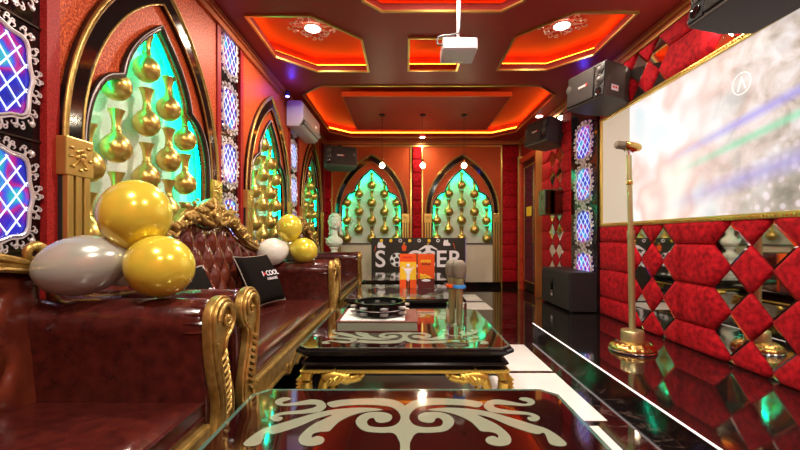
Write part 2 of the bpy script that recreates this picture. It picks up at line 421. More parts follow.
# ------------------------------------------------------------------ arched niche (local: x along wall, z up, -y towards the room)
def arch_pts(w, z0, apex, n=18):
    h = apex-z0; c = (h*h-w*w)/(2*w); R = w+c; P = []
    for i in range(n+1):
        a = math.atan2(h, c)*i/n; P.append((-c+R*math.cos(a), z0+R*math.sin(a)))
    return P                                       # right side, foot to apex
def arch_full(w, z0, apex, n=18):
    r = arch_pts(w, z0, apex, n); return r+[(-x, z) for x, z in r[-2::-1]]
def niche_right():
    P = [(.605, .86), (.605, 1.2)]
    P += bez((.605, 1.44), (.605, 1.70), (.51, 1.87), (.355, 1.895), 12)
    P += bez((.34, 1.91), (.32, 2.09), (.13, 2.26), (0, 2.36), 12)
    return P
NR = niche_right(); NC = NR+[(0, 2.36)]+[(-x, z) for x, z in NR[::-1]]       # closed loop (bottom edge closes it)
def offset_loop(P, d):
    n = len(P); out = []
    for i in range(n):
        a, b, c = Vector(P[i-1]), Vector(P[i]), Vector(P[(i+1) % n])
        t1 = (b-a).normalized(); t2 = (c-b).normalized(); n1 = Vector((t1.y, -t1.x)); n2 = Vector((t2.y, -t2.x))
        m = (n1+n2); m = m.normalized() if m.length > 1e-6 else n1
        k = d/max(m.dot(n1), .5); out.append(tuple(b+m*k))
    return out
def make_niche(label, loc, rz):
    t = thing('arched_niche', label, 'arched niche', loc, rz, 'arched wall niches with gold vases')
    hw = .79
    me = shape2d([[(-hw, 0), (hw, 0), (hw, 2.92), (-hw, 2.92)], NC], .03); shift(me, Matrix.Translation((0, .015, 0)))
    link(me, 'panel', 'wallred', t)
    MB().box(-.78, .78, .165, .18, .5, 2.6).build('backing', 'backing', t)
    # light strip following the outline, tucked behind the panel
    off = offset_loop(NC, .045)
    MB().tube([(x, .085, z) for x, z in off[1:-1]], .011, 5).build('light_strip', 'teal', t)
    # niche frame
    b = MB(); b.tube([(x, -.012, z) for x, z in NC], .020, 8, True, 1.0); b.build('niche_frame', 'bronze', t, True)
    b = MB(); b.tube([(x, -.028, z) for x, z in offset_loop(NC, .010)], .0035, 6, True); b.build('frame_bead', 'silver', t, True)
    # outer pointed arch: gloss black band between gold beads
    o1, o2 = arch_full(.745, 1.46, 2.66), arch_full(.635, 1.46, 2.51)
    me = shape2d([o1+o2[::-1]], .03); shift(me, Matrix.Translation((0, -.016, 0))); link(me, 'arch_band', 'blackgloss', t)
    MB().tube([(x, -.033, z) for x, z in arch_full(.739, 1.46, 2.652)], .010, 8).tube([(x, -.031, z) for x, z in arch_full(.722, 1.46, 2.628)], .006, 6).build('outer_arch_bead', 'carved', t, True)
    MB().tube([(x, -.032, z) for x, z in arch_full(.635, 1.46, 2.51)], .006, 8).build('inner_arch_bead', 'carved', t, True)
    for s in (-1, 1):
        b = MB()
        for k in range(3): b.box(s*.682-.066+k*.048, s*.682-.066+k*.048+.034, -.055, -.005, .10, 1.29)
        p = b.build('pilaster', 'goldtrim', t, bevel=.004)
        MB().box(s*.682-.07, s*.682+.07, -.03, -.004, .10, 1.29).build('pilaster_back', 'black', p)
        b = MB().box(s*.682-.078, s*.682+.078, -.06, -.002, 1.285, 1.465)
        cap = b.build('capital', 'goldtrim', t, bevel=.006)
        f = MB(); cz = 1.375; cx = s*.682
        for k in range(5):
            a = k*2*PI/5; f.sphere((cx+.022*math.cos(a), -.063, cz+.012+.022*math.sin(a)), .013, 8, (1, .6, 1))
        f.sphere((cx, -.067, cz+.012), .009, 8)
        for q in ((-.05, .04), (.045, .05), (-.045, -.045), (.03, -.05), (0, -.06), (.055, -.01), (-.055, 0)):
            f.sphere((cx+q[0], -.061, cz+q[1]), .014, 8, (1.2, .5, .6))
        f.tube([(cx-.05, -.063, cz-.05), (cx-.02, -.064, cz-.035), (cx, -.064, cz-.01)], .004, 5)
        f.tube([(cx+.04, -.063, cz-.05), (cx+.02, -.064, cz-.03), (cx, -.064, cz-.01)], .004, 5)
        f.build('floral_relief', 'gold', cap, True)
    MB().box(-.62, .62, -.012, .005, .10, .84).build('lower_panel', 'cream', t)
    return t
n1 = make_niche('nearest tall arched niche with teal light, behind the gold balloon cluster', (XL, 2.535, 0), PI/2)
sites = [('L1', (XL, 2.535), PI/2, 'the nearest left niche'), ('L2', (XL, 4.59), PI/2, 'the second left niche'), ('L3', (XL, 6.65), PI/2, 'the third left niche'),
         ('B1', (-.67, YB), 0, 'the left of the two far-wall niches'), ('B2', (1.14, YB), 0, 'the right of the two far-wall niches')]
nl = {'L2': 'second arched niche with teal light along the left wall, before the air conditioner', 'L3': 'narrow-looking third arched niche on left wall beyond the air conditioner',
      'B1': 'left of two arched niches on far wall, beside the white bust', 'B2': 'right of two arched niches on far wall, right of the red tufted strip'}
for k, (x, y), rz, w in sites[1:]:
    dup(n1, (x, y, 0), rz, nl[k])

# vases
prof = [(.001, 0), (.022, 0), (.045, .010), (.072, .035), (.087, .070), (.088, .10), (.078, .135), (.055, .165), (.032, .185), (.026, .20), (.030, .203), (.030, .208), (.025, .212), (.024, .24), (.028, .275), (.036, .305), (.047, .330), (.050, .336), (.046, .336), (.001, .325)]
vase_me = None
def vase(x, y, z, label):
    global vase_me
    if vase_me is None:
        o = MB().lathe([(r*1.0, z) for r, z in prof], 18, closed=True).build('gold_vase', 'vase', smooth=True, auto=1.2); vase_me = o.data
    else:
        o = bpy.data.objects.new('gold_vase', vase_me); C.objects.link(o)
    q = .90 if x < XL else 1.08; o.scale = (q, q if x < XL else .95, q if x < XL else 1.0)
    o.location = (x, y, z); tag(o, label, 'vase', 'gold vases in the arched niches')
cols = [(-.505, (1.60, 1.24, .88), 'outer left'), (-.26, (1.78, 1.42, 1.06), 'inner left'), (0, (1.96, 1.60, 1.24, .88), 'centre'),
        (.26, (1.78, 1.42, 1.06), 'inner right'), (.505, (1.60, 1.24, .88), 'outer right')]
colsL = [(-.49, (1.29, .93), 'outer left'), (-.285, (1.79, 1.43, 1.07), 'inner left'), (-.02, (2.0, 1.65, 1.30, .94), 'centre'),
         (.215, (1.82, 1.46, 1.10), 'inner right'), (.42, (1.65, 1.32, .96), 'outer right')]
ords = ['top', 'second', 'third', 'lowest']
for k, (x, y), rz, w in sites:
    for u, zs, cn in (colsL if k[0] == 'L' else cols):
        for i, z in enumerate(zs):
            on = ords[i] if not (i == len(zs)-1) else 'lowest'
            u2 = u; 
            if k[0] == 'L': vx, vy = x-.066, y+u2
            else: vx, vy = x+u2, y+.05
            vase(vx, vy, z, '%s gold vase of the %s column in %s' % (on, cn, w))

# ------------------------------------------------------------------ sconce columns
def sconce_proto():
    t = thing('lattice_light_panel', '', 'wall light', (0, 0, 0), 0, 'blue lattice light panels')
    w, h = .140, .185
    def contour(s, n=48):
        P = []
        for i in range(n):
            a = 2*PI*i/n; c, q = math.cos(a), math.sin(a); e = 3.2
            r = (abs(c)**e+abs(q)**e)**(-1/e); wob = 1+.045*math.cos(8*a)
            P.append((w*s*r*c*wob, h*s*r*q*wob))
        return P
    me = shape2d([contour(.98)], .01); link(me, 'pane', 'pane', t)
    b = MB()
    for sg in (-1, 1):
        for k in range(-3, 4):
            pts = []
            for i in range(41):
                x = -w+2*w*i/40; z = sg*(x*1.35)+k*.108
                r = ((abs(x/w))**3.2+(abs(z/h))**3.2)**(1/3.2)
                if r < .93: pts.append((x, -.010-.002*(sg > 0), z))
            if len(pts) > 2: b.tube([pts[0], pts[-1]], .0034, 5)
    b.build('lattice', 'lattice', t)
    f = MB(); f.tube([(x, -.014, z) for x, z in contour(1.0)], .006, 6, True); f.tube([(x, -.012, z) for x, z in contour(1.07)], .005, 5, True)
    n = 32; P = contour(1.07, n)
    for i, (x, z) in enumerate(P):
        d = Vector((x, z)).normalized(); a = math.atan2(d.y, d.x); sg = 1 if i % 2 else -1
        r = .021
        cx, cz = x+d.x*r*.9, z+d.y*r*.9
        pts = spiral(cx, cz, r*1.1, .004, a+PI+sg*.4, a+PI+sg*(.4+5.2), 11, -.012)
        f.tube(pts, [.0045-.0002*j for j in range(11)], 5)
        cx, cz = x+d.x*.038+sg*d.y*.006, z+d.y*.038-sg*d.x*.006
        f.tube(spiral(cx, cz, .012, .003, a+PI-sg*.8, a-PI-sg*.3*sg, 8, -.012), .0035, 5)
    for sx in (-1, 1):
        for sz in (-1, 1): f.sphere((sx*w*1.08, -.012, sz*h*1.05), .014, 8, (1, .4, 1))
    for sx, sz in ((0, 1), (0, -1), (1, 0), (-1, 0)): f.sphere((sx*w*1.16, -.012, sz*h*1.15), .012, 8, (1, .4, 1))
    f.build('scrolled_frame', 'silver', t, True)
    return t
sp = sconce_proto(); used = False
def sconce(loc, rz, label, sc=1, sxx=1):
    global used
    if not used: used = True; sp.location = loc; sp.rotation_euler = (0, 0, rz); sp['label'] = label; sp.scale = (sc, 1, sc)
    else: o = dup(sp, loc, rz, label); o.scale = (sc*sxx, 1, sc)
colname = ['first column, nearest the camera', 'second column, before the second arch', 'third column, beside the air conditioner', 'last column, at the far corner']
rown = ['lowest', 'second lowest', 'second highest', 'topmost']
for ci, cy in enumerate((1.53, 3.57, 5.62, 7.56)):
    trim(MB().box(XL-.08, XL-.02, cy-.23, cy+.23, 0, ZC), 'blackgloss')
    trim(MB().box(XL-.04, XL+.012, cy-.265, cy-.20, 0, ZC).box(XL-.04, XL+.012, cy+.20, cy+.265, 0, ZC), 'redglit')
    if ci < 3:
        for ri, z in enumerate((1.17, 1.67, 2.17, 2.67)):
            sconce((XL-.012, cy, z), PI/2, '%s blue lattice light panel on left wall, %s' % (rown[ri], colname[ci]), .96)
            trim(MB().box(XL-.022, XL-.012, cy-.2, cy+.2, z-.255, z-.247), 'bronze')
# right column with four panels
RY = 4.83
trim(MB().box(XR-.07, XR-.005, RY-.30, RY+.40, .11, ZC), 'blackgloss')
for ri, z in enumerate((.61, 1.13, 1.65, 2.17)):
    sconce((XR-.082, RY, z), -PI/2, '%s blue lattice light panel on black right-wall column above the floor speaker' % rown[ri], 1.06, 1.28)

# ------------------------------------------------------------------ upholstered wall panels (local x along wall, z up, -y to room)
def clip_poly(P, f):                                  # f(x,z) >= 0 kept
    out = []
    for i in range(len(P)):
        a, b = P[i], P[(i+1) % len(P)]; fa, fb = f(*a), f(*b)
        if fa >= 0: out.append(a)
        if fa*fb < 0:
            t = fa/(fa-fb); out.append((a[0]+(b[0]-a[0])*t, a[1]+(b[1]-a[1])*t))
    return out
def inset(P, d):
    A = sum(P[i][0]*P[(i+1) % len(P)][1]-P[(i+1) % len(P)][0]*P[i][1] for i in range(len(P)))
    if A < 0: P = P[::-1]
    n = len(P); out = []
    for i in range(n):
        a, b, c = Vector(P[i-1]), Vector(P[i]), Vector(P[(i+1) % n])
        t1 = (b-a).normalized(); t2 = (c-b).normalized(); n1 = Vector((-t1.y, t1.x)); n2 = Vector((-t2.y, t2.x))
        m = n1+n2; m.normalize(); out.append(tuple(b+m*(d/max(m.dot(n1), .25))))
    return out
def clean(P):
    out = []
    for p in P:
        if not out or (Vector(p)-Vector(out[-1])).length > .004: out.append(p)
    if len(out) > 1 and (Vector(out[0])-Vector(out[-1])).length < .004: out.pop()
    return out
def area(P): return abs(sum(P[i][0]*P[(i+1) % len(P)][1]-P[(i+1) % len(P)][0]*P[i][1] for i in range(len(P))))/2
def pad(P, hgt, parent, name='pad', m='velvet', base=0):
    P = clean(P)
    if len(P) < 3 or area(P) < .0015: return
    A = area(P); per = sum((Vector(P[i])-Vector(P[i-1])).length for i in range(len(P))); mx = A/per*1.7; L_ = [(Vector(P[i])-Vector(P[i-1])).length for i in range(len(P))]; regular = min(L_) > .12
    cx = sum(p[0] for p in P)/len(P); cz = sum(p[1] for p in P)/len(P)
    rings = []; b = MB(); n = len(P)
    for t, hh in ((0, 0), (.0, .35), (.10, .62), (.28, .84), (.5, .95), (.8, 1.0)):
        if len(P) in (4, 6) and regular: rings.append([(x, base-hgt*hh, z) for x, z in inset(P, mx*t*.62+.002)])
        else: rings.append([(x+(cx-x)*t*.8, base-hgt*hh, z+(cz-z)*t*.8) for x, z in inset(P, .002)])
    vs = [p for r in rings for p in r]; fs = []
    for i in range(len(rings)-1):
        for k in range(n): k2 = (k+1) % n; fs.append((i*n+k, i*n+k2, (i+1)*n+k2, (i+1)*n+k))
    fs.append(tuple((len(rings)-1)*n+k for k in range(n))); b.add(vs, fs)
    b.build(name, m, parent, True, auto=1.3)
def mirror_tile(P, parent):
    P = clean(P)
    if len(P) < 3 or area(P) < .0015: return
    b = MB(); Q = inset(P, .001); R = inset(P, .014); n = len(Q)
    b.add([(x, 0, z) for x, z in Q]+[(x, -.006, z) for x, z in Q]+[(x, -.014, z) for x, z in R],
          [(k, (k+1) % n, (k+1) % n+n, k+n) for k in range(n)]+[(k+n, (k+1) % n+n, (k+1) % n+2*n, k+2*n) for k in range(n)]+[tuple(2*n+k for k in range(n))])
    b.build('mirror_tile', 'mirror', parent)
def diamond(cx, cz, r): return [(cx-r, cz), (cx, cz-r), (cx+r, cz), (cx, cz+r)]
def hexband(t, u0, u1, z0, z1, groups, zm, hstep=.315, r=.1575, hx=.052, dx=.038):
    """groups: centre u of each diamond group; zm: one z where mirror diamonds are centred"""
    def cl(P):
        for f in (lambda x, z: x-u0, lambda x, z: u1-x, lambda x, z: z-z0, lambda x, z: z1-z):
            P = clip_poly(P, f)
            if len(P) < 3: return []
        return P
    ks = range(-12, 13)
    for g in groups:
        for k in ks:
            z = zm+k*hstep
            for s in (-1, 1):
                P = cl(diamond(g+s*r, z, r))
                if P: mirror_tile(P, t)
            P = cl(diamond(g, z+hstep/2, r))
            if P: pad(P, dx, t, 'diamond_pad')
    gs = sorted(groups)
    ends = [(u0-.6, gs[0]-r)]+[(gs[i]+r, gs[i+1]-r) for i in range(len(gs)-1)]+[(gs[-1]+r, u1+.6)]
    for a, b in ends:
        for k in ks:
            z = zm+hstep/2+k*hstep
            P = cl([(a, z), (a+r, z-r), (b-r, z-r), (b, z), (b-r, z+r), (a+r, z+r)])
            if P: pad(P, hx, t, 'hexagon_pad')
# lower band (origin at D=0 on the right wall; u = -y)
t = thing('upholstered_wall_panel', 'red velvet padded band with mirror diamonds, below the projection screen', 'wall panel', (XR-.005, 0, 0), -PI/2, 'padded red wall panels')
hexband(t, -4.56, 1.2, .11, 1.125, [-3.60, -2.575, -1.55, -.52, .5], .945)
t = thing('upholstered_wall_panel', 'red velvet padded band with mirror diamonds, above the projection screen', 'wall panel', (XR-.005, 0, 0), -PI/2, 'padded red wall panels')
hexband(t, -4.56, 1.2, 2.36, 2.80, [-3.66, -2.63, -1.6, -.6], 2.645)
t = thing('upholstered_wall_panel', 'full-height red padded strip with mirror diamonds between door and black column', 'wall panel', (XR-.005, 0, 0), -PI/2, 'padded red wall panels')
hexband(t, -6.50, -5.30, 0, 2.80, [-5.90], .80, .28, .14, .028, .024)
# back wall red pad columns
def brick(x0, x1, z0, z1, n, label):
    t = thing('padded_strip', label, 'wall panel', (0, YB+.01, 0), 0, 'padded red strips on the far wall')
    h = (z1-z0)/n
    for i in range(n): pad([(x0, z0+i*h), (x1, z0+i*h), (x1, z0+(i+1)*h), (x0, z0+(i+1)*h)], .045, t, 'cushion')
brick(.15, .33, .1, 2.82, 10, 'narrow red padded strip between the two far-wall niches')
brick(-1.6, -1.46, .1, 2.82, 10, 'red padded strip in the far left corner behind the bust')
brick(1.93, 2.30, .1, 2.82, 11, 'wide red padded strip in the far right corner beside the door')
for x in (-1.455, .12, .345, 1.925, 2.285):
    trim(MB().box(x-.012, x+.012, YB-.035, YB, .0, 2.84), 'goldtrim')
trim(MB().box(-1.45, 1.93, YB-.03, YB, 2.80, 2.83), 'goldtrim')

# ------------------------------------------------------------------ stage platform
plat = [(1.33, YF+.01), (1.33, 4.04), (1.86, 5.52), (XR-.001, 5.52), (XR-.001, YF+.01)]
o = MB().prism(plat, 0, .11, 'xy').build('platform', 'stage'); tag(o, 'low glossy black stage platform along the right wall', 'platform')
b = MB()
for a, c in (((1.33, YF+.02), (1.33, 4.04)),):
    b.tube([(a[0]-.004, a[1], .106), (c[0]-.004, c[1], .106)], .0055, 6, up=(0, 0, 1))
b.build('edge_light', 'led_white', o)

# ------------------------------------------------------------------ projection screen
sc_o = thing('projection_screen', 'large projection screen with pastel picture in a gold frame on right wall', 'projection screen', (XR, 3.08, 1.735), -PI/2)
sw, sh = 1.40, .585
MB().box(-sw, sw, -.03, -.004, -sh, sh).build('screen_surface', 'screen', sc_o)
def rectring(w0, h0, w1, h1, y0, y1):
    b = MB(); L1 = [(-w0, -h0), (w0, -h0), (w0, h0), (-w0, h0)]; L2 = [(-w1, -h1), (w1, -h1), (w1, h1), (-w1, h1)]
    n = 4; vs = [(x, y0, z) for x, z in L1]+[(x, y0, z) for x, z in L2]+[(x, y1, z) for x, z in L1]+[(x, y1, z) for x, z in L2]; fs = []
    for i in range(4):
        j = (i+1) % 4; fs += [(i, j, j+4, i+4), (i+8, i+12, j+12, j+8), (i, i+8, j+8, j), (i+4, j+4, j+12, i+12)]
    return b.add(vs, fs)
fr = rectring(sw-.005, sh-.005, sw+.035, sh+.035, -.05, -.003).build('frame', 'goldtrim', sc_o, bevel=.006)
b = MB()
for i in range(110):
    x = -sw+2*sw*i/109
    for z in (-sh-.018, sh+.018): b.sphere((x, -.052, z), .009, 6)
b.build('beading', 'gold', fr, True)
# printed mark visible near the top of the picture
me = shape2d([[(.10*math.cos(2*PI*i/32), .10*math.sin(2*PI*i/32)) for i in range(32)], [(.092*math.cos(2*PI*i/32), .092*math.sin(2*PI*i/32)) for i in range(32)]], .001)
m2 = shape2d([[(-.045, -.06), (.0, .065), (.05, -.055), (.035, -.055), (0, .03), (-.03, -.06)]], .001)
me = shift(join([me, m2], 'mark'), Matrix.Diagonal((.75, 1, .75, 1)) @ Matrix.Translation((.60, -.0315, .40)))
link(me, 'ring_mark', mat('mark_ink', (.8, .75, .75), .5, emit=(.9, .78, .78), es=.62), sc_o)

# ------------------------------------------------------------------ door at far right
d = thing('panelled_door', 'dark glass door in red and gold frame at the far right corner', 'door', (XR, 7.02, 0), -PI/2)
d['kind'] = 'structure'; d.name = 'door_1'
b = MB().box(-.50, -.40, -.10, -.002, 0, 2.5).box(.40, .50, -.10, -.002, 0, 2.5).box(-.5, .5, -.10, -.002, 2.4, 2.5).build('door_frame', 'doorframe', d, bevel=.006)
b = MB().box(-.385, .385, -.05, -.004, .02, 2.39).build('leaf', 'bronze', d)
MB().box(-.31, .31, -.056, -.048, .2, 2.28).build('glass', 'darkglass', b)
rectf = MB().box(-.33, -.31, -.062, -.045, .18, 2.30).box(.31, .33, -.062, -.045, .18, 2.30).box(-.31, .31, -.062, -.045, .18, .2).box(-.31, .31, -.062, -.045, 2.28, 2.30)
rectf.build('glazing_bead', 'goldtrim', b)
MB().tube([(.33, -.10, .9), (.33, -.10, 1.35)], .012, 8, up=(0, 1, 0)).build('handle', 'brass', b, True)
MB().box(-.52, -.505, -.12, -.002, 0, 2.55).box(.505, .52, -.12, -.002, 0, 2.55).build('gold_edge', 'goldtrim', d)
# small notice on the glass
MB().box(-.18, .1, -.060, -.0565, 1.38, 1.55).build('notice', 'yellow', b)

# ------------------------------------------------------------------ sofas (local x along wall, y=0 at wall, -y to the room)
def top_line(x):
    x = abs(x); pts = [(0, 1.075), (.10, 1.10), (.2, 1.125), (.32, 1.09), (.46, 1.0), (.62, .935), (.8, .895), (.95, .875), (1.1, .87)]
    for (a, za), (b, zb) in zip(pts, pts[1:]):
        if x <= b:
            t = (x-a)/(b-a); t = t*t*(3-2*t)*.5+t*.5; return za+(zb-za)*t
    return pts[-1][1]
def make_sofa():
    t = thing('carved_sofa', '', 'sofa', (0, 0, 0), 0, 'row of carved gilt leather sofas')
    HW = .90
    # seat cushion: gently crowned slab
    nx, ny = 28, 16; b = MB(); vs = []; fs = []
    def crownz(u, v):
        e = min(u, 1-u, .12)/.12; f = min(v, .10)/.10
        return .425+.022*math.sin(e*PI/2)*math.sin(f*PI/2)+.006*math.sin(u*PI)*math.sin(v*PI)
    for j in range(ny+1):
        for i in range(nx+1):
            u, v = i/nx, j/ny; uu = u; vv = v**1.5
            vs.append((-HW+2*HW*uu, -.86+.60*vv, crownz(uu, vv)))
    for j in range(ny):
        for i in range(nx): a = j*(nx+1)+i; fs.append((a, a+1, a+nx+2, a+nx+1))
    b.add(vs, fs)
    n0 = len(b.v); b.add([(-HW+2*HW*i/nx, -.86, .425) for i in range(nx+1)]+[(-HW+2*HW*i/nx, -.862, .345) for i in range(nx+1)]+[(-HW+2*HW*i/nx, -.80, .34) for i in range(nx+1)],
        [(i, i+1, nx+2+i, nx+1+i) for i in range(nx)]+[(nx+1+i, nx+2+i, 2*nx+3+i, 2*nx+2+i) for i in range(nx)])
    seat = b.build('seat', 'leather', t, True)
    b = MB(); b.tube([(-HW, -.863, .424), (HW, -.863, .424)], .006, 6).tube([(-HW, -.864, .372), (HW, -.864, .372)], .004, 6)
    b.build('piping', 'leather', seat, True)
    MB().box(-.97, .97, -.84, -.1, .22, .345).build('seat_base', 'black', t)
    # carved apron with a scalloped lower edge
    def low(x):
        a = abs(x)/.9; z = .235
        z -= .05*math.exp(-((a)/.14)**2)
        z -= .035*math.exp(-((a-.45)/.06)**2)+.03*math.exp(-((a-.27)/.05)**2)
        z -= .10*max(0, (a-.78)/.22)**2
        return z
    N = 90; pts = [(-.9+1.8*i/N, .345) for i in range(N+1)]+[(.9-1.8*i/N, low(.9-1.8*i/N)) for i in range(N+1)]
    me = shape2d([pts], .035, .004); shift(me, Matrix.Translation((0, -.865, 0))); ap = link(me, 'apron', 'carved', t)
    b = MB(); b.tube([(-.9+1.8*i/N, -.888, low(-.9+1.8*i/N)+.006) for i in range(N+1)], .010, 6)
    b.tube([(-.9, -.886, .338), (.9, -.886, .338)], .007, 6)
    for s in (-1, 1):
        b.tube(spiral(s*.06, .24, .045, .008, PI/2, PI/2+s*5, 14, -.888), .009, 6)
        b.tube(catmull([(s*.1, -.888, .25), (s*.2, -.89, .285), (s*.32, -.888, .26), (s*.42, -.888, .225)], 5), .008, 6)
        b.tube(spiral(s*.42, .245, .035, .006, -PI/2, -PI/2+s*5, 12, -.888), .008, 6)
    for k in range(5): b.sphere((0, -.89, .20+.022*k), .02-.002*k, 8, (1, .5, 1))
    b.build('carving', 'carved', ap, True)
    # back rest, deep buttoned
    nx, nz = 150, 60; b = MB(); vs = []; fs = []
    BW = .99; z0 = .40
    def face(x, z):
        top = top_line(x); rel = (z-z0)/(top-z0)
        p = PI*(x/.155+(z-.98)/.25); q = PI*(x/.155-(z-.98)/.25)
        puff = (abs(math.sin(p))*abs(math.sin(q)))**.42
        ex = min(1, (BW-abs(x))/.10); ez = min(1, (top-z)/.07)
        border = max(0, min(1, (top-z-.055)/.03))*max(0, min(1, (.86-abs(x))/.04))
        h = .045*puff*border+.036*(1-border)
        h *= math.sqrt(max(0, 1-(1-min(ex, 1))**2))*math.sqrt(max(0, 1-(1-min(ez, 1))**2)) if border < 1 else 1
        return -(.245+.0+h)+.10*(z-z0)
    for j in range(nz+1):
        for i in range(nx+1):
            x = -BW+2*BW*i/nx; z = z0+(top_line(x)-z0)*j/nz
            vs.append((x, face(x, z), z))
    for j in range(nz):
        for i in range(nx): a = j*(nx+1)+i; fs.append((a, a+1, a+nx+2, a+nx+1))
    b.add(vs, fs); back = b.build('backrest', 'leather2', t, True, auto=2.5)
    pts = [(-BW+2*BW*i/40, top_line(-BW+2*BW*i/40)) for i in range(41)]+[(BW, .3), (-BW, .3)]
    me = shape2d([pts], .12); shift(me, Matrix.Translation((0, -.135, 0))); link(me, 'back_shell', 'leather', t)
    b = MB()
    for r in range(-4, 3):
        for k in range(-7, 8):
            x = (k+(.5 if r % 2 else 0))*.155; z = .98+r*.125
            if abs(x) < .84 and z < top_line(x)-.075 and z > .44: b.sphere((x, -.250+.10*(z-z0), z), .011, 8, (1, .7, 1))
    b.build('buttons', 'leather', back, True)
    # gilt rail over the back
    fr = MB(); P = [(-1.0+2.0*i/80, -.225, top_line(-1.0+2.0*i/80)+.018) for i in range(81)]
    fr.tube(P, .026, 8); fr.tube([(x, -.25, z-.018) for x, y, z in P], .010, 6); fr.tube([(x, -.245, z+.016) for x, y, z in P], .009, 6)
    for s in (-1, 1):
        fr.tube([(s*1.0, -.225, .885), (s*1.03, -.225, .80), (s*1.03, -.225, .70)], [.026, .022, .018], 8)
        fr.tube(spiral(s*.93, .935, .055, .010, -PI/2, -PI/2+s*6.5, 20, -.245), [.024-.0008*k for k in range(20)], 8)
        fr.tube(spiral(s*.78, .945, .030, .008, -PI/2, -PI/2+s*5.5, 14, -.24), [.017-.0006*k for k in range(14)], 7)
        fr.tube(catmull([(s*.95, -.235, .90), (s*.8, -.25, .935), (s*.65, -.245, .965), (s*.5, -.24, 1.02)], 6), .014, 7)
        for k in range(9):
            x = s*(.40+.045*k); fr.sphere((x, -.25, top_line(x)+.035), .019, 8, (1.2, .7, .8))
    rail = fr.build('carved_rail', 'carved', t, True)
    cp = [(-.56, 1.0), (-.46, 1.06), (-.40, 1.12), (-.34, 1.165), (-.27, 1.19), (-.21, 1.185), (-.15, 1.21), (-.08, 1.235), (0, 1.26), (.08, 1.235), (.15, 1.21), (.21, 1.185), (.27, 1.19), (.34, 1.165), (.40, 1.12), (.46, 1.06), (.56, 1.0), (.3, 1.08), (.16, 1.10), (0, 1.07), (-.16, 1.10), (-.3, 1.08)]
    me = shape2d([cp], .03, .006); shift(me, Matrix.Translation((0, -.232, 0))); link(me, 'crest_plate', 'carved', rail)
    c = MB()                                            # crest of scrolls and leaves
    for s in (-1, 1):
        for k in range(13):                             # overlapping leaves along the slope
            u = k/12; x = .05+.50*u; z = 1.215-.20*u**1.3+.012*math.sin(k*2.1); a = .5+.9*u
            c.tube([(s*(x-.03), -.255, z-.035), (s*x, -.272, z-.012), (s*(x+.035), -.262, z+.006), (s*(x+.045), -.25, z-.016)], [.010, .019, .013, .005], 7)
        for k in range(9):
            u = k/8; x = .06+.40*u; z = 1.155-.09*u
            c.sphere((s*x, -.262, z-.015*(k % 2)), .020-.005*(k % 2), 8, (1.2, .8, .9))
    for s in (-1, 1):
        c.tube(spiral(s*.30, 1.135, .060, .010, PI*.5-s*.6, PI*.5-s*.6+s*6.2, 22, -.24), [.022-.0007*k for k in range(22)], 8)
        c.tube(spiral(s*.17, 1.175, .045, .008, -PI*.5, -PI*.5-s*5.6, 18, -.25), [.019-.0007*k for k in range(18)], 8)
        c.tube(catmull([(0, -.25, 1.08), (s*.07, -.26, 1.13), (s*.11, -.255, 1.165), (s*.10, -.25, 1.20), (s*.05, -.25, 1.215)], 6), .016, 8)
        c.tube(catmull([(s*.05, -.26, 1.09), (s*.14, -.265, 1.10), (s*.24, -.26, 1.15), (s*.36, -.255, 1.13), (s*.46, -.25, 1.06)], 6), [.02]*12+[.016]*12+[.012], 8)
        for k in range(6):
            a = PI/2-s*(.18+.30*k); L = .085-.008*k
            c.tube([(.012*s, -.262, 1.15), (math.cos(a)*L*.6+.01*s, -.275, 1.15+math.sin(a)*L*.7), (math.cos(a)*L, -.262, 1.15+math.sin(a)*L)], [.012, .017, .007], 7)
        for x, z, r in ((.40, 1.10, .022), (.44, 1.055, .02), (.25, 1.21, .018), (.21, 1.235, .014), (.10, 1.105, .02), (.34, 1.19, .013)):
            c.sphere((s*x, -.255, z), r, 8, (1.1, .8, .9))
    c.sphere((0, -.27, 1.13), .03, 10, (1, .8, 1.2)); c.tube([(0, -.25, 1.20), (0, -.26, 1.24), (0, -.25, 1.265)], [.016, .02, .006], 8)
    c.build('crest', 'carved', rail, True)
    # arms
    for s in (-1, 1):
        pr = [(.905, .30), (.905, .56)]
        for k in range(0, 13):
            a = PI*1.12-(PI*1.22)*k/12; pr.append((.990+.094*math.cos(a), .680+.094*math.sin(a)))
        pr += [(1.055, .58), (1.05, .30)]
        b = MB(); ys = [(-.862, .80, .0), (-.855, .93, 0), (-.84, 1, 0), (-.60, 1, 0), (-.35, .99, 0), (-.10, .97, 0)]
        vs = []; n = len(pr)
        for y, k, _ in ys:
            for x, z in pr: vs.append((s*(.985+(x-.985)*k), y, .62+(z-.62)*(k if z > .5 else 1)))
        fs = [(i*n+k, i*n+(k+1) % n, (i+1)*n+(k+1) % n, (i+1)*n+k) for i in range(len(ys)-1) for k in range(n)]
        fs += [tuple(range(n)), tuple((len(ys)-1)*n+k for k in range(n))]
        b.add(vs, fs); arm = b.build('arm', 'leather', t, True, auto=1.1)
        # pleats round the roll front
        g = MB()
        for k in range(11):
            a = PI*1.05-PI*1.1*k/10; ca, sa = math.cos(a), math.sin(a)
            g.tube([(s*(.990+.066*ca), -.862, .680+.066*sa), (s*(.990+.083*ca), -.856, .680+.083*sa), (s*(.990+.090*ca), -.835, .680+.090*sa), (s*(.990+.091*ca), -.79, .680+.091*sa)], [.007, .009, .008, .003], 6)
        g.build('pleats', 'leather', arm, True)
        # S shaped carved front
        g = MB(); cx = .985
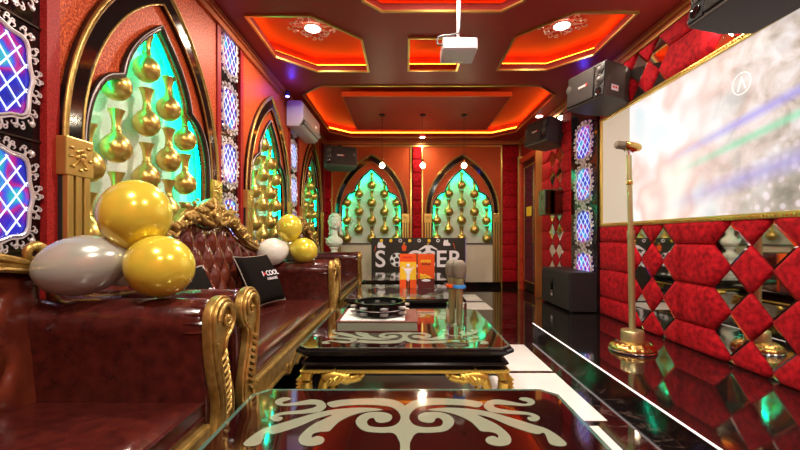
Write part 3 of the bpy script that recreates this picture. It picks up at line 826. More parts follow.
        out = [(cx-.088, .68), (cx-.085, .725), (cx-.055, .762), (cx-.005, .778), (cx+.05, .765), (cx+.085, .725), (cx+.088, .675), (cx+.062, .635), (cx+.028, .615), (cx+.018, .575), (cx+.03, .52), (cx+.055, .46), (cx+.075, .40), (cx+.078, .34), (cx+.065, .285), (cx+.085, .24), (cx+.075, .19), (cx+.03, .160), (cx-.03, .168), (cx-.065, .21), (cx-.06, .27), (cx-.035, .33), (cx-.030, .39), (cx-.045, .45), (cx-.066, .52), (cx-.082, .60)]
        oc = catmull([(x, z, 0) for x, z in out+[out[0]]], 4)[:-1]; O2 = [(s*p.x, p.y) for p in oc]
        me = shape2d([O2], .022, .006); shift(me, Matrix.Translation((0, -.878, 0))); fr_o = link(me, 'scroll_front', 'carved', t)
        g = MB(); inn = inset(O2, .012); g.tube([(x, -.898, z) for x, z in inn], .0085, 7, True)
        g.tube(spiral(s*(cx+.012), .700, .062, .008, PI if s > 0 else 0, (PI if s > 0 else 0)-s*7.2, 30, -.903), [.0125-.00025*k for k in range(30)], 8)
        g.tube(spiral(s*(cx+.008), .228, .052, .008, 0 if s > 0 else PI, (0 if s > 0 else PI)-s*7.0, 26, -.903), [.0115-.00025*k for k in range(26)], 8)
        g.sphere((s*(cx+.012), -.905, .700), .014, 10); g.sphere((s*(cx+.008), -.905, .228), .012, 10)
        g.build('volutes', 'carved', fr_o, True)
        g = MB()
        for k in range(9):
            z = .36+.026*k; xo = .0 if k < 4 else -.006*(k-3)
            g.tube([(s*(cx-.015+xo), -.900, z-.022), (s*(cx+.020+xo), -.910, z+.002), (s*(cx+.052-.002*k+xo), -.900, z+.020)], [.004, .0095, .003], 7)
        g.tube([(s*p[0], -.902, p[1]) for p in ((cx-.055, .62), (cx-.045, .55), (cx-.025, .47), (cx-.008, .40), (cx-.012, .33), (cx-.03, .28))], [.006, .010, .011, .010, .009, .005], 7)
        g.build('scroll_leaves', 'carved', fr_o, True)
        # feet
        g = MB().tube(catmull([(s*.98, -.87, .20), (s*.99, -.90, .13), (s*.985, -.89, .06), (s*.98, -.91, .022)], 5), [.05]*5+[.04]*5+[.028]*5+[.032], 8)
        g.sphere((s*.98, -.91, .025), .032, 10, (1.1, 1.1, .78)); g.build('foot', 'carved', t, True)
        MB().tube([(s*.98, -.14, .24), (s*.98, -.14, .0)], [.035, .025], 8, up=(0, 1, 0)).build('foot', 'carved', t, True)
    return t
sofa = make_sofa(); sofa.location = (XL+.035, 2.68, 0); sofa.rotation_euler = (0, 0, PI/2)
sofa['label'] = 'middle oxblood leather sofa with tufted back and gilt crest, holding the black cushions'
dup(sofa, (XL+.035, .455, 0), PI/2, 'nearest oxblood leather sofa with gilt scroll arm, beneath the large balloons')
dup(sofa, (XL+.035, 4.905, 0), PI/2, 'farthest leather sofa with gilt trim, in front of the white bust')

# ------------------------------------------------------------------ cushions
def cushion(label, loc, rot, w=.40):
    t = thing('throw_pillow', label, 'cushion', loc, 0, 'black cushions on the middle sofa'); t.rotation_euler = rot
    n = 20; b = MB(); vs = []; fs = []
    for side in (-1, 1):
        for j in range(n+1):
            for i in range(n+1):
                u, v = -1+2*i/n, -1+2*j/n
                e = ((1-u*u)*(1-v*v)); th = .075*(max(e, 0)**.38)*.9; k = 1-.07*(1-abs(u)**3)*(abs(v)**6)
                k2 = 1-.07*(1-abs(v)**3)*(abs(u)**6)
                vs.append((u*w/2*k2, side*th, v*w/2*k))
        o0 = 0 if side < 0 else (n+1)**2
        for j in range(n):
            for i in range(n): a = o0+j*(n+1)+i; fs.append((a, a+1, a+n+2, a+n+1) if side < 0 else (a+n+1, a+n+2, a+1, a))
    b.add(vs, fs); b.build('cushion_cover', 'fabric', t, True, auto=3)
    P = []
    for k in range(4):
        for i in range(20):
            u = -1+2*i/20; v = -1
            kk = 1-.07*(1-abs(u)**3); x, z = u*w/2, -w/2*kk
            for _ in range(k): x, z = -z, x
            P.append((x, 0, z))
    MB().tube(P, .005, 6, True).build('piping', mat('grey_piping', (.28, .25, .2), .5), t, True)
    a = text_mesh('I  COOL', .058, .0008, .0008); b2 = shift(text_mesh('KARAOKE', .030, .0008), Matrix.Translation((0, 0, -.046)))
    me = shift(join([a, b2], 'lettering'), Matrix.Translation((.05, -.0705, .02)))
    link(me, 'lettering', 'white_ink', t)
    me = shift(shape2d([[(-.013, -.015), (.012, 0), (-.013, .015)]], .002), Matrix.Translation((-.024, -.0705, .02))); link(me, 'red_triangle', 'redprint', t)
    return t
cushion('black cushion with white lettering leaning on far half of middle sofa back', (-1.14, 3.08, .665), (math.radians(-26), 0, math.radians(76)), .42)
cushion('black cushion with white lettering half hidden behind the nearest gold balloons', (-1.14, 2.06, .65), (math.radians(-24), 0, math.radians(80)), .40)

# ------------------------------------------------------------------ balloons
def balloon(label, grp, c, r, knot, m, stretch=1.12):
    """pear-shaped balloon, centre c, with its knot pointing to the point knot"""
    c = Vector(c); d = (Vector(knot)-c).normalized(); t = thing('balloon', label, 'balloon', c, 0, grp)
    prof = []
    for i in range(21):
        a = PI*i/20; rr = r*math.sin(a); z = -r*math.cos(a)*stretch
        if z > 0: f = (z/(r*stretch)); rr *= 1-.10*f**2; z *= 1+.05*f**3
        prof.append((max(rr, .0008), z))
    q = d.to_track_quat('Z', 'Y').to_matrix().to_4x4()
    MB().lathe(prof, 32, closed=True).xf(q).build('skin', m, t, True, auto=3)
    kz = r*stretch*1.05
    MB().lathe([(.004, kz-.006), (.006, kz), (.004, kz+.006), (.011, kz+.016), (.012, kz+.018)], 10).xf(q).build('knot', m, t, True)
K1 = (-1.035, 1.47, .95)
balloon('large gold balloon at the top of the nearest cluster', 'near balloon cluster', (-1.015, 1.47, 1.083), .122, K1, 'gold_balloon', 1.08)
balloon('large gold balloon low on the right of nearest cluster, on sofa arm', 'near balloon cluster', (-.905, 1.44, .893), .113, K1, 'gold_balloon', 1.08)
balloon('silver oval balloon resting on the nearest sofa arm', 'near balloon cluster', (-1.165, 1.41, .898), .108, (-.98, 1.45, .94), 'silver_balloon', 1.42)
balloon('pale balloon tucked behind the nearest gold and silver balloons', 'near balloon cluster', (-1.165, 1.62, .895), .10, (-1.05, 1.5, .95), 'white_balloon', 1.1)
K2 = (-1.10, 3.66, .93)
balloon('white balloon left of the far gold ones on the middle sofa', 'far balloon cluster', (-1.215, 3.58, .865), .125, (-1.09, 3.66, .90), 'white_balloon', 1.15)
balloon('gold balloon at the top of the far cluster', 'far balloon cluster', (-1.085, 3.66, 1.085), .118, K2, 'gold_balloon', 1.1)
balloon('gold balloon low on the right of the far cluster', 'far balloon cluster', (-.955, 3.68, .875), .118, K2, 'gold_balloon', 1.1)
balloon('pale yellow balloon peeping out behind the far white balloon', 'far balloon cluster', (-1.14, 3.86, .87), .10, (-1.10, 3.75, .93), 'white_balloon', 1.1)

# ------------------------------------------------------------------ coffee tables
def px(u, v):
    x, y = 400+u/4.444, 380+v/4.444; d = .58*390/(y-237); return ((x-405)*.58/(y-237), d-.935)
sw1 = [(22, 330), (42, 330), (43, 300), (45, 275), (60, 245), (80, 232), (130, 232), (200, 225), (235, 200), (240, 175), (215, 152), (170, 140), (115, 142), (85, 152), (80, 168), (95, 182), (130, 188), (152, 182), (158, 170), (172, 166), (188, 176), (190, 190), (180, 202), (150, 207), (100, 207), (60, 195), (42, 170), (48, 145), (75, 122), (120, 112), (200, 108), (290, 112), (340, 120), (362, 112), (368, 100), (340, 92), (300, 86), (200, 80), (120, 80), (60, 90), (22, 112)]
sw2 = [(372, 112), (384, 95), (410, 86), (450, 86), (520, 99), (560, 104), (566, 96), (545, 90), (528, 82), (540, 76), (570, 77), (592, 86), (600, 98), (585, 110), (540, 113), (450, 107), (418, 108), (424, 119), (470, 130), (560, 140), (605, 152), (622, 166), (608, 180), (582, 180), (566, 170), (570, 162), (588, 160), (560, 152), (480, 148), (405, 140), (380, 126)]
sw3 = [(120, 130), (200, 121), (300, 125), (400, 140), (500, 168), (600, 198), (650, 214), (695, 240), (738, 276), (733, 290), (700, 291), (668, 282), (655, 262), (645, 238), (632, 232), (612, 238), (560, 226), (480, 198), (410, 168), (345, 152), (375, 168), (430, 195), (478, 233), (495, 262), (483, 284), (440, 291), (396, 282), (380, 265), (392, 250), (418, 247), (436, 255), (432, 238), (400, 228), (360, 225), (338, 204), (310, 180), (260, 156), (200, 140)]
def smooth_closed(P, n=3):
    Q = [Vector((a, b, 0)) for a, b in P]; m = len(Q); out = []
    for i in range(m):
        p0, p1, p2, p3 = Q[i-1], Q[i], Q[(i+1) % m], Q[(i+2) % m]
        for k in range(n):
            t = k/n; v = .5*((2*p1)+(p2-p0)*t+(2*p0-5*p1+4*p2-p3)*t*t+(3*p1-p0-3*p2+p3)*t**3); out.append((v.x, v.y))
    return out
sw2 = smooth_closed(sw2); sw3 = smooth_closed(sw3)
_a, _b = sw1[:4], sw1[4:]
sw1 = _a+[(p.x, p.y) for p in catmull([(x, y, 0) for x, y in _b], 3)]
def make_table():
    t = thing('coffee_table', '', 'coffee table', (0, 0, 0), 0, 'row of black and gold coffee tables')
    W2, D2 = .58, .57
    def chrect(w, d, c): return [(-w+c, -d), (w-c, -d), (w, -d+c), (w, d-c), (w-c, d), (-w+c, d), (-w, d-c), (-w, -d+c)]
    b = MB(); lay = [(.0, .372), (.0, .380), (.004, .388), (.018, .402), (.022, .410)]
    L = [(W2-.030, .366), (W2-.012, .378), (W2, .388), (W2, .402), (W2-.006, .408)]
    vs = []; n = 8
    for w, z in L: vs += [(x, y, z) for x, y in chrect(w, w-.01, .045)]
    fs = [(i*n+k, i*n+(k+1) % n, (i+1)*n+(k+1) % n, (i+1)*n+k) for i in range(len(L)-1) for k in range(n)]+[tuple(range(n))[::-1], tuple((len(L)-1)*n+k for k in range(n))]
    b.add(vs, fs); top = b.build('table_top', 'blackwood', t)
    ws = W2-.012; g = MB().prism(chrect(ws, ws-.01, .05), .4085, .4175, 'xy').build('glass', 'tableglass', t, bevel=.003)
    # ground bevel of the glass
    o = chrect(ws-.001, ws-.011, .05); i_ = chrect(ws-.014, ws-.024, .047)
    ring(i_, o, .4172, .4182).build('glass_edge', 'glassedge', g)
    loops = []
    for s1 in (1, -1):
        for s2 in (1, -1):
            for P in (sw2, sw3): loops.append([(s1*q[0], s2*q[1]) for q in (px(*p) for p in P)])
    R = [px(*p) for p in sw1]
    R = [(max(x, 0), y) for x, y in R]; R[0] = (0, -.0)if False else (0, 0); R[1] = (.030, 0)
    for s2 in (1, -1): loops.append([(x, s2*y) for x, y in R]+[(-x, s2*y) for x, y in R[-2:0:-1]])
    ms = []
    for lp in loops:
        ms.append(shape2d([lp], .0008))
    me = join(ms, 'swirl')
    for v in me.vertices: x, y, z = v.co; v.co = (x, z, y+.4184)
    link(me, 'swirl_inlay', 'swirl', g)
    # body: step, box, rope, legs
    b = MB(); L = [(W2-.05, .366), (W2-.06, .352), (W2-.048, .344), (W2-.030, .335), (W2-.025, .325), (W2-.045, .318), (W2-.05, .300), (W2-.03, .296)]
    vs = []
    for w, z in L: vs += [(x, y, z) for x, y in chrect(w, w-.01, .02)]
    fs = [(i*n+k, i*n+(k+1) % n, (i+1)*n+(k+1) % n, (i+1)*n+k) for i in range(len(L)-1) for k in range(n)]+[tuple(range(n)), tuple((len(L)-1)*n+k for k in range(n))]
    b.add(vs, fs); body = b.build('body', 'blackwood', t)
    # rope: two strands twisted
    b = MB(); w = W2-.032; d = w-.01; per = [(-w, -d), (w, -d), (w, d), (-w, d)]
    for sidx in range(4):
        a, c = Vector(per[sidx]), Vector(per[(sidx+1) % 4]); Ln = (c-a).length; N = int(Ln/.004); T = (c-a).normalized(); Nn = Vector((T.y, -T.x))
        for ph in (0, PI):
            pts = []
            for i in range(N+1):
                sdist = Ln*i/N; an = 2*PI*sdist/.034+ph; p = a+T*sdist+Nn*(.005*math.cos(an))
                pts.append((p.x, p.y, .288+.005*math.sin(an)))
            b.tube(pts, .0060, 5, up=(0, 0, 1))
    b.build('rope_trim', 'rope', body, True)
    MB().box(-w+.03, w-.03, -d+.03, d-.03, .255, .296).build('underframe', 'blackwood', t)
    for sx in (-1, 1):
        for sy in (-1, 1):
            b = MB(); X, Y = sx*(w-.03), sy*(d-.03)
            b.tube(catmull([(X, Y, .28), (X+sx*.012, Y+sy*.012, .23), (X-sx*.005, Y-sy*.005, .13), (X-sx*.01, Y-sy*.01, .06), (X+sx*.012, Y+sy*.012, .018)], 6), [.032]*6+[.036-.002*k for k in range(6)]+[.024-.001*k for k in range(6)]+[.021+.002*k for k in range(6)]+[.03], 10, up=(0, 0, 1))
            b.sphere((X+sx*.012, Y+sy*.012, .022), .034, 10, (1, 1, .64))
            for k in range(4): b.tube([(X+sx*.03, Y+sy*.03, .27-.02*k), (X+sx*.045, Y+sy*.045, .25-.02*k), (X+sx*.03, Y+sy*.03, .235-.02*k)], [.006, .012, .004], 6)
            lg = b.build('leg', 'rope', t, True)
            # carved bracket beside the leg, front and back
            b = MB(); y = sy*(d-.02); x0 = sx*(w-.16)
            b.tube(catmull([(x0+sx*.05, y, .19), (x0+sx*.03, y, .245), (x0-sx*.03, y, .262), (x0-sx*.10, y, .245), (x0-sx*.155, y, .262), (x0-sx*.16, y, .275)], 6), [.028]*6+[.040]*6+[.036]*6+[.024]*6+[.014]*6+[.008], 10)
            b.tube(spiral(x0+sx*.01, .205, .052, .008, PI/2, PI/2-sx*5.2, 18, y+sy*.006), [.022-.0006*k for k in range(18)], 8)
            for k in range(4): b.tube([(x0-sx*(.02+.025*k), y+sy*.022, .278), (x0-sx*(.0+.02*k), y+sy*.038, .252), (x0+sx*(.02-.012*k), y+sy*.026, .215)], [.004, .010, .004], 6)
            b.build('scroll_bracket', 'rope', t, True)
    return t
tb = make_table(); tb.location = (0, .935, 0); tb['label'] = 'nearest black coffee table with pale swirl inlay under glass'
dup(tb, (0, 2.60, 0), 0, 'second coffee table, carrying the tambourine, albums and microphone holder')
dup(tb, (0, 4.22, 0), 0, 'third coffee table, with two orange menu cards standing on it')
dup(tb, (0, 5.80, 0), 0, 'fourth coffee table, farthest, in front of the sports banner')
ZT = .4190
# albums + tambourine
b = thing('photo_album', 'thick album with pale page edges under the tambourine on second table', 'album', (-.17, 2.60, ZT), 0)
MB().box(-.25, .25, -.21, .21, 0, .004).box(-.25, .25, -.21, .21, .058, .062).box(-.254, -.25, -.21, .21, 0, .062).build('cover', 'bookcover', b)
MB().box(-.246, .244, -.205, .205, .004, .058).build('pages', mat('page_edges', (.22, .24, .18), .5), b)
o = MB().box(-.23, .17, -.20, .20, 0, .006).build('white_sheet', 'paper'); o.location = (-.17, 2.60, ZT+.0625); tag(o, 'white booklet lying flat on the album below the tambourine', 'booklet')
t = thing('tambourine', 'black tambourine with silver jingles lying on the album', 'tambourine', (-.165, 2.60, ZT+.069), 0)
b = MB(); b.lathe([(.168, 0), (.168, .088), (.154, .088), (.154, 0), (.168, 0)], 48, closed=True)
b.build('frame', 'blackgloss', t, True, auto=.6)
for k in range(8):
    for zz in (.026, .060):
        a = 2*PI*k/8+.2; b = MB()
        for q in (-.006, .003): b.lathe([(.001, q), (.026, q), (.027, q+.001), (.010, q+.004), (.001, q+.004)], 14, closed=True)
        b.xf(Matrix.Translation((.172*math.cos(a), .172*math.sin(a), zz))); b.build('jingle', 'silver', t, True)
MB().lathe([(.1685, .041), (.170, .043), (.1685, .045)], 48, closed=True).build('rim_line', 'silver', t, True)
# microphone holder and mics
t = thing('microphone_holder', 'clear acrylic holder on second table with two microphones in it', 'microphone holder', (.29, 2.20, ZT), 0)
def tubewall(b, cx, cy, r0, r1, h): b.lathe([(r1, 0), (r1, h), (r0, h), (r0, .008), (.001, .008), (.001, 0), (r1, 0)], 24, cx, cy, closed=True)
MB().box(-.062, .062, -.062, .062, 0, .020).build('base', 'clear', t, bevel=.004)
MB().lathe([(.056, .0205), (.058, .21), (.052, .21), (.050, .085), (.001, .085), (.001, .0205)], 32, closed=True).build('cup', 'clear', t, True, auto=.6)
def mic(label, x, y, band, lean):
    t = thing('microphone', label, 'microphone', (x, y, ZT+.088), 0, 'microphones standing in the clear holder'); t.rotation_euler = (0, math.radians(lean), 0); t.scale = (1.15, 1.15, 1.38)
    MB().lathe([(.011, 0), (.013, .004), (.0165, .10), (.019, .155), (.024, .185), (.026, .19)], 20).build('handle', 'micgold', t, True)
    MB().lathe([(.022, .19), (.027, .194), (.029, .20), (.0335, .212), (.0345, .235), (.029, .252), (.018, .262), (.001, .265)], 24).build('grille', 'micmesh', t, True)
    MB().lathe([(.0195, .15), (.030, .151), (.032, .157), (.030, .163), (.0205, .164)], 24).build('band', band, t, True)
mic('microphone with blue ring standing in the clear holder, in front', .303, 2.176, 'blue', 0)
mic('microphone with orange ring, half hidden behind the blue-ringed one', .268, 2.222, 'orange', 0)
# menu cards on the third table
def card(label, x, m, top):
    t = thing('menu_card', label, 'menu card', (x+.085, 4.42, ZT), 0, 'menu cards on the third table')
    MB().box(-.095, .095, -.015, .015, 0, .39).build('card', m, t)
    return t
t = card('left standing menu card, yellow and orange with a white printed figure', -.05+.0, 'orange', 1)
MB().box(-.09, .09, -.0162, -.015, .10, .30).build('yellow_field', 'yellow', t)
fg = MB(); fg.sphere((0, -.018, .26), .022, 10, (1, .1, 1)).sphere((0, -.018, .19), .030, 10, (1, .1, 1.5)).sphere((0, -.018, .12), .02, 10, (1, .1, 2))
for s in (-1, 1): fg.sphere((s*.035, -.018, .215), .010, 8, (1, .1, 2)); fg.sphere((s*.06, -.018, .235), .009, 8, (1, .1, 1))
fg.build('printed_figure', 'white_ink', t, True)
b = MB()
for k in range(6): b.box(-.062+.018*k, -.062+.018*k+.012, -.0172, -.0150, .345-.004*(k % 2), .362)
b.build('illegible_title', 'redprint', t)
b = MB().box(-.02, -.004, -.0172, -.015, .0, .095).box(.004, .02, -.0172, -.015, .0, .095); b.build('dark_trousers', 'darkprint', t)
t = card('right standing menu card, plain orange with snack picture near its base', .153, 'orange', 2)
MB().box(-.095, .095, -.0162, -.015, 0, .11).build('brown_foot', 'bookcover', t)
b = MB()
for k in range(5): b.box(-.060+.024*k, -.060+.024*k+.018, -.0172, -.0150, .292+.003*(k % 3), .322+.003*(k % 2))
b.build('illegible_title', 'yellow', t)
b = MB()
for k in range(5): b.box(-.052+.021*k, -.052+.021*k+.016, -.0172, -.0150, .268, .282)
b.build('illegible_subtitle', 'bookcover', t)
fg = MB()
for k in range(14): fg.sphere((rnd.uniform(-.065, .065), -.018, .135+rnd.uniform(-.022, .03)), rnd.uniform(.010, .018), 8, (1.3, .1, .8))
fg.build('printed_snacks', 'yellow', t, True)
fg = MB().sphere((0, -.0185, .09), .04, 12, (1.3, .06, .35)); fg.build('printed_bowl', 'white_ink', t, True)

# ------------------------------------------------------------------ sports banner
t = thing('sports_banner', 'black SOCCER banner standing before the far wall behind the tables', 'banner', (.255, 7.05, 0), 0)
MB().box(-.86, .83, -.02, .02, .03, .985).build('board', 'darkprint', t)
MB().box(.83, .845, -.022, .022, .25, .985).build('purple_edge', 'purple', t)
MB().box(-.6, -.5, -.12, .12, 0, .03).box(.5, .6, -.12, .12, 0, .03).build('feet', 'black', t)
ms = []
for ch, x in (('S', -.70), ('C', -.09), ('C', .15), ('E', .40), ('R', .645)):
    ms.append(shift(text_mesh(ch, .42, .001, .006), Matrix.Translation((x, -.0215, .59))))
for q in ms: link(q, 'letter', 'white_ink', t)
N = 28; circ = lambda r, cx=0, cz=0: [(cx+r*math.cos(2*PI*i/N), cz+r*math.sin(2*PI*i/N)) for i in range(N)]
bl = shift(shape2d([circ(.125)], .003), Matrix.Translation((-.40, -.0215, .59))); bo = link(bl, 'football', 'white_ink', t)
sp_ = [shape2d([[(.045*math.cos(PI/2+2*PI*i/5), .045*math.sin(PI/2+2*PI*i/5)) for i in range(5)]], .002)]
for k in range(5):
    a = PI/2+2*PI*k/5+PI/5
    sp_.append(shift(shape2d([[(.036*math.cos(a+2*PI*i/5), .036*math.sin(a+2*PI*i/5)) for i in range(5)]], .002), Matrix.Translation((.092*math.cos(a), 0, .092*math.sin(a)))))
link(shift(join(sp_, 'patches'), Matrix.Translation((-.40, -.0240, .59))), 'football_patches', 'darkprint', bo)
ye, wh = [], []
for i, x in enumerate((-.68, -.51, -.34, -.17, 0, .18, .34)):
    if i in (0, 1, 3, 5): ye.append(shift(shape2d([circ(.030)], .002), Matrix.Translation((x, -.0212, .935))))
    else: wh.append(shift(shape2d([circ(.030), circ(.018)], .002), Matrix.Translation((x, -.0212, .935))))
for q in ye: link(q, 'yellow_dot', 'yellow', t)
for q in wh: link(q, 'white_ring', 'white_ink', t)
def blob(cx, cz, pts): return shift(shape2d([pts], .002), Matrix.Translation((cx, -.0213, cz)))
shoe = [(-.07, -.03), (.07, -.03), (.07, .0), (.03, .02), (.02, .06), (-.02, .05), (-.05, .06), (-.07, .02)]
player = [(-.045, -.07), (-.045, .005), (-.16, -.045), (-.17, -.03), (-.055, .05), (.055, .05), (.17, -.02), (.16, -.038), (.045, .01), (.045, -.07)]
for q in (blob(-.68, .84, [(x, z*1.2) for x, z in shoe]), blob(.50, .88, [(x*.9, z*1.2) for x, z in shoe])): link(q, 'printed_boot', 'white_ink', t)
for q in (blob(.16, .80, player), blob(-.27, .80, [(-.03, -.05), (-.045, .03), (-.02, .06), (.02, .06), (.045, .03), (.03, -.05)])): link(q, 'printed_player', 'white_ink' if q.vertices[0].co.x > 0 else 'orange', t)
for x, z in ((-.27, .885), (.16, .875)): link(blob(x, z, circ(.022)), 'printed_head', 'carved', t)
for q in (blob(.62, .84, [(-.01, .05), (.0, .05), (.03, -.05), (.02, -.05)]), blob(-.78, .79, [(.01, .05), (.0, .05), (-.03, -.05), (-.02, -.05)])): link(q, 'printed_streak', 'orange', t)

# ------------------------------------------------------------------ bust on pedestal
t = thing('plaster_bust', 'white plaster bust in the far left corner beside the left niche', 'bust', (-1.27, 7.0, .68), 0)
b = MB()
b.lathe([(.10, 0), (.10, .03), (.06, .045), (.055, .10), (.085, .12), (.09, .14)], 16)
b.sphere((0, 0, .235), .13, 20, (1.22, .72, .78)); b.lathe([(.10, .16), (.13, .21), (.125, .27), (.085, .32), (.060, .35), (.055, .44), (.06, .48)], 20)
for k in range(7): b.tube([(-.15+.02*k, -.05, .30-.01*k), (-.06+.02*k, -.115, .22), (.05+.014*k, -.105, .17+.006*k)], [.012, .016, .010], 6)
b.build('shoulders', 'plaster', t, True, auto=2)
b = MB(); b.sphere((.01, -.01, .575), .105, 24, (.92, 1.05, 1.28)); b.sphere((.04, -.115, .565), .018, 10, (.8, 1.4, 1.8)); b.sphere((.035, -.095, .495), .038, 12, (1, .8, .8))
b.sphere((.036, -.118, .520), .012, 8, (1.8, .6, .5)); b.sphere((0, -.108, .600), .011, 8, (1.3, .6, .6)); b.sphere((.075, -.10, .600), .011, 8, (1.3, .6, .6))
b.sphere((.036, -.108, .625), .03, 8, (1.8, .4, .35)); b.build('head', 'plaster', t, True, auto=2)
b = MB()
for k in range(110):
    a = rnd.uniform(0, 2*PI); e = rnd.uniform(-.1, 1.4); d = Vector((math.cos(a)*math.cos(e), math.sin(a)*math.cos(e), math.sin(e)))
    if d.y < -.35 and d.z < .60: continue
    b.sphere((.01+.098*d.x, -.0+.108*d.y, .60+.128*d.z), rnd.uniform(.018, .030), 8)
for s in (-1, 1):
    for k in range(8): b.sphere((.01+s*(.096+.006*math.sin(k*2)), .02+.008*k, .60-.032*k), .026, 8)
for k in range(24): b.sphere((.01+rnd.uniform(-.08, .08), .085+rnd.uniform(-.02, .02), .38+rnd.uniform(0, .22)), .028, 8)
b.build('hair', 'plaster', t, True, auto=2)
t = thing('pedestal', 'white square pedestal carrying the plaster bust', 'pedestal', (-1.27, 7.0, 0), 0)
MB().box(-.15, .15, -.15, .15, 0, .06).box(-.11, .11, -.11, .11, .06, .62).box(-.14, .14, -.14, .14, .62, .679).build('column', 'plaster', t, bevel=.008)

# ------------------------------------------------------------------ air conditioner
t = thing('air_conditioner', 'white split air conditioner high on left wall above third arch', 'air conditioner', (XL+.013, 5.72, 2.49), PI/2)
pr = [(0, .0), (0, .34), (-.19, .34), (-.215, .325), (-.228, .28), (-.228, .11), (-.165, .0)]
b = MB(); n = len(pr); b.prism([(y, z) for y, z in pr], -.50, .50, 'yz'); b.build('housing', 'whiteplastic', t, True, bevel=.008, auto=.5)
MB().add([(-.46, -.226, .100), (.46, -.226, .100), (.46, -.174, .009), (-.46, -.174, .009), (-.46, -.222, .100), (.46, -.222, .100), (.46, -.170, .009), (-.46, -.170, .009)], [(0, 1, 2, 3), (7, 6, 5, 4), (0, 4, 5, 1), (2, 6, 7, 3)]).build('air_outlet', 'greyvent', t)
b = MB()
for q in (0, 1): 
    y0 = -.262+q*.040; z0 = .082-q*.050
    b.add([(-.45, y0, z0), (.45, y0, z0), (.45, y0+.045, z0-.022), (-.45, y0+.045, z0-.022), (-.45, y0, z0-.004), (.45, y0, z0-.004), (.45, y0+.045, z0-.026), (-.45, y0+.045, z0-.026)],
          [(0, 1, 2, 3), (7, 6, 5, 4), (0, 4, 5, 1), (2, 6, 7, 3), (1, 5, 6, 2), (0, 3, 7, 4)])
b.build('louvre', 'whiteplastic', t)
MB().box(.20, .26, -.231, -.2275, .17, .19).build('display', 'led_white', t)

# ------------------------------------------------------------------ loudspeakers
def speaker(name, label, loc, rz, w=.52, h=.34, dd=.34, tilt=-10, flip=1, sticker=False, yaw_bracket=True, group='wall loudspeakers'):
    t = thing(name, label, 'loudspeaker', loc, rz, group); t.rotation_euler = Matrix.Rotation(rz, 3, 'Z').to_euler() if tilt == 0 else (Matrix.Rotation(rz, 3, 'Z') @ Matrix.Rotation(math.radians(tilt), 3, 'X')).to_euler()
    b = MB()
    P = [(-w/2, 0), (w/2, 0), (w/2-.01, dd*.55), (w/2-.09, dd), (-w/2+.09, dd), (-w/2+.01, dd*.55)]
    b.prism(P, -h/2, h/2, 'xy'); b.build('cabinet', 'greyplastic', t, bevel=.012)
    sx = flip
    MB().box(*sorted((-sx*w/2+sx*.02, sx*w/2-sx*.135)), -.022, .002, -h/2+.02, h/2-.02).build('grille', 'grille', t, bevel=.008)
    g = MB().box(*sorted((sx*w/2-sx*.125, sx*w/2-sx*.008)), -.014, .002, -h/2+.015, h/2-.015).build('driver_strip', 'black', t, bevel=.004)
    for z in (h*.27, -h*.02):
        MB().lathe([(.05, -.016), (.050, -.024), (.044, -.026), (.040, -.020), (.030, -.028), (.016, -.036), (.001, -.039)], 24, sx*(w/2-.066), 0, z, axis='y').build('tweeter', 'greyplastic', g, True)
    MB().lathe([(.038, -.016), (.036, -.022), (.028, -.018), (.001, -.016)], 20, sx*(w/2-.066), 0, -h*.32, axis='y').build('port', 'blackgloss', g, True)
    MB().lathe([(.040, -.016), (.040, -.024), (.030, -.026), (.012, -.034), (.001, -.036)], 20, -sx*(w/2-.04), 0, h*.1, axis='y').build('tweeter', 'greyplastic', t, True)
    MB().box(-.075, .045, -.026, -.021, -.01, .012).build('badge', 'silver', t)
    MB().box(.03, .05, -.0275, -.0255, -.012, .014).build('badge_mark', 'redprint', t)
    MB().box(-.03, .03, dd*.3, dd*.3+.06, h/2, h/2+.05).box(-.02, .02, dd*.3+.02, dd+.08, h/2+.03, h/2+.05).build('bracket', 'black', t)
    if sticker:
        s = MB().box(sx*(w/2-.022), sx*(w/2-.0195), .10, .20, -h*.33, -h*.12); s.v = [(x+(-.0 if x > 0 else 0), y, z) for x, y, z in s.v]
    return t
a1 = math.atan2(.14, .45)
t = speaker('wall_speaker', 'grey loudspeaker with bronze badge, at the far upper corner of the screen', (1.86, 4.02, 2.55), -PI/2+.32, .52, .36, .46, -5, 1)
st = MB().box(-.045, .045, -.001, .001, -.028, .028); st.xf(Matrix.Translation((.2615, .12, -.08)) @ Matrix.Rotation(PI/2+.04, 4, 'Z'))
s = st.build('price_sticker', 'white_ink', t)
m4 = join([shape2d([[(q-.011, -.010), (q+.011, -.010), (q+.011, .010), (q-.011, .010)]], .0012) for q in (-.016, .016)], 'print')
shift(m4, Matrix.Translation((.2615, .12, -.08)) @ Matrix.Rotation(PI/2+.04, 4, 'Z') @ Matrix.Translation((0, -.0018, .004))); link(m4, 'sticker_print', 'redprint', s)
speaker('wall_speaker', 'dark loudspeaker high on right wall just before the door', (1.93, 5.72, 2.54), -PI/2+.35, .50, .36, .34, -10, 1)
speaker('wall_speaker', 'loudspeaker cut off by the top edge of photo, above the screen', (1.83, 2.18, 2.49), -PI/2+.05, .56, .36, .36, -12, -1)
speaker('wall_speaker', 'black loudspeaker high in the far left corner, below the air conditioner', (-1.10, 6.72, 2.40), .35, .56, .36, .32, -10, -1)
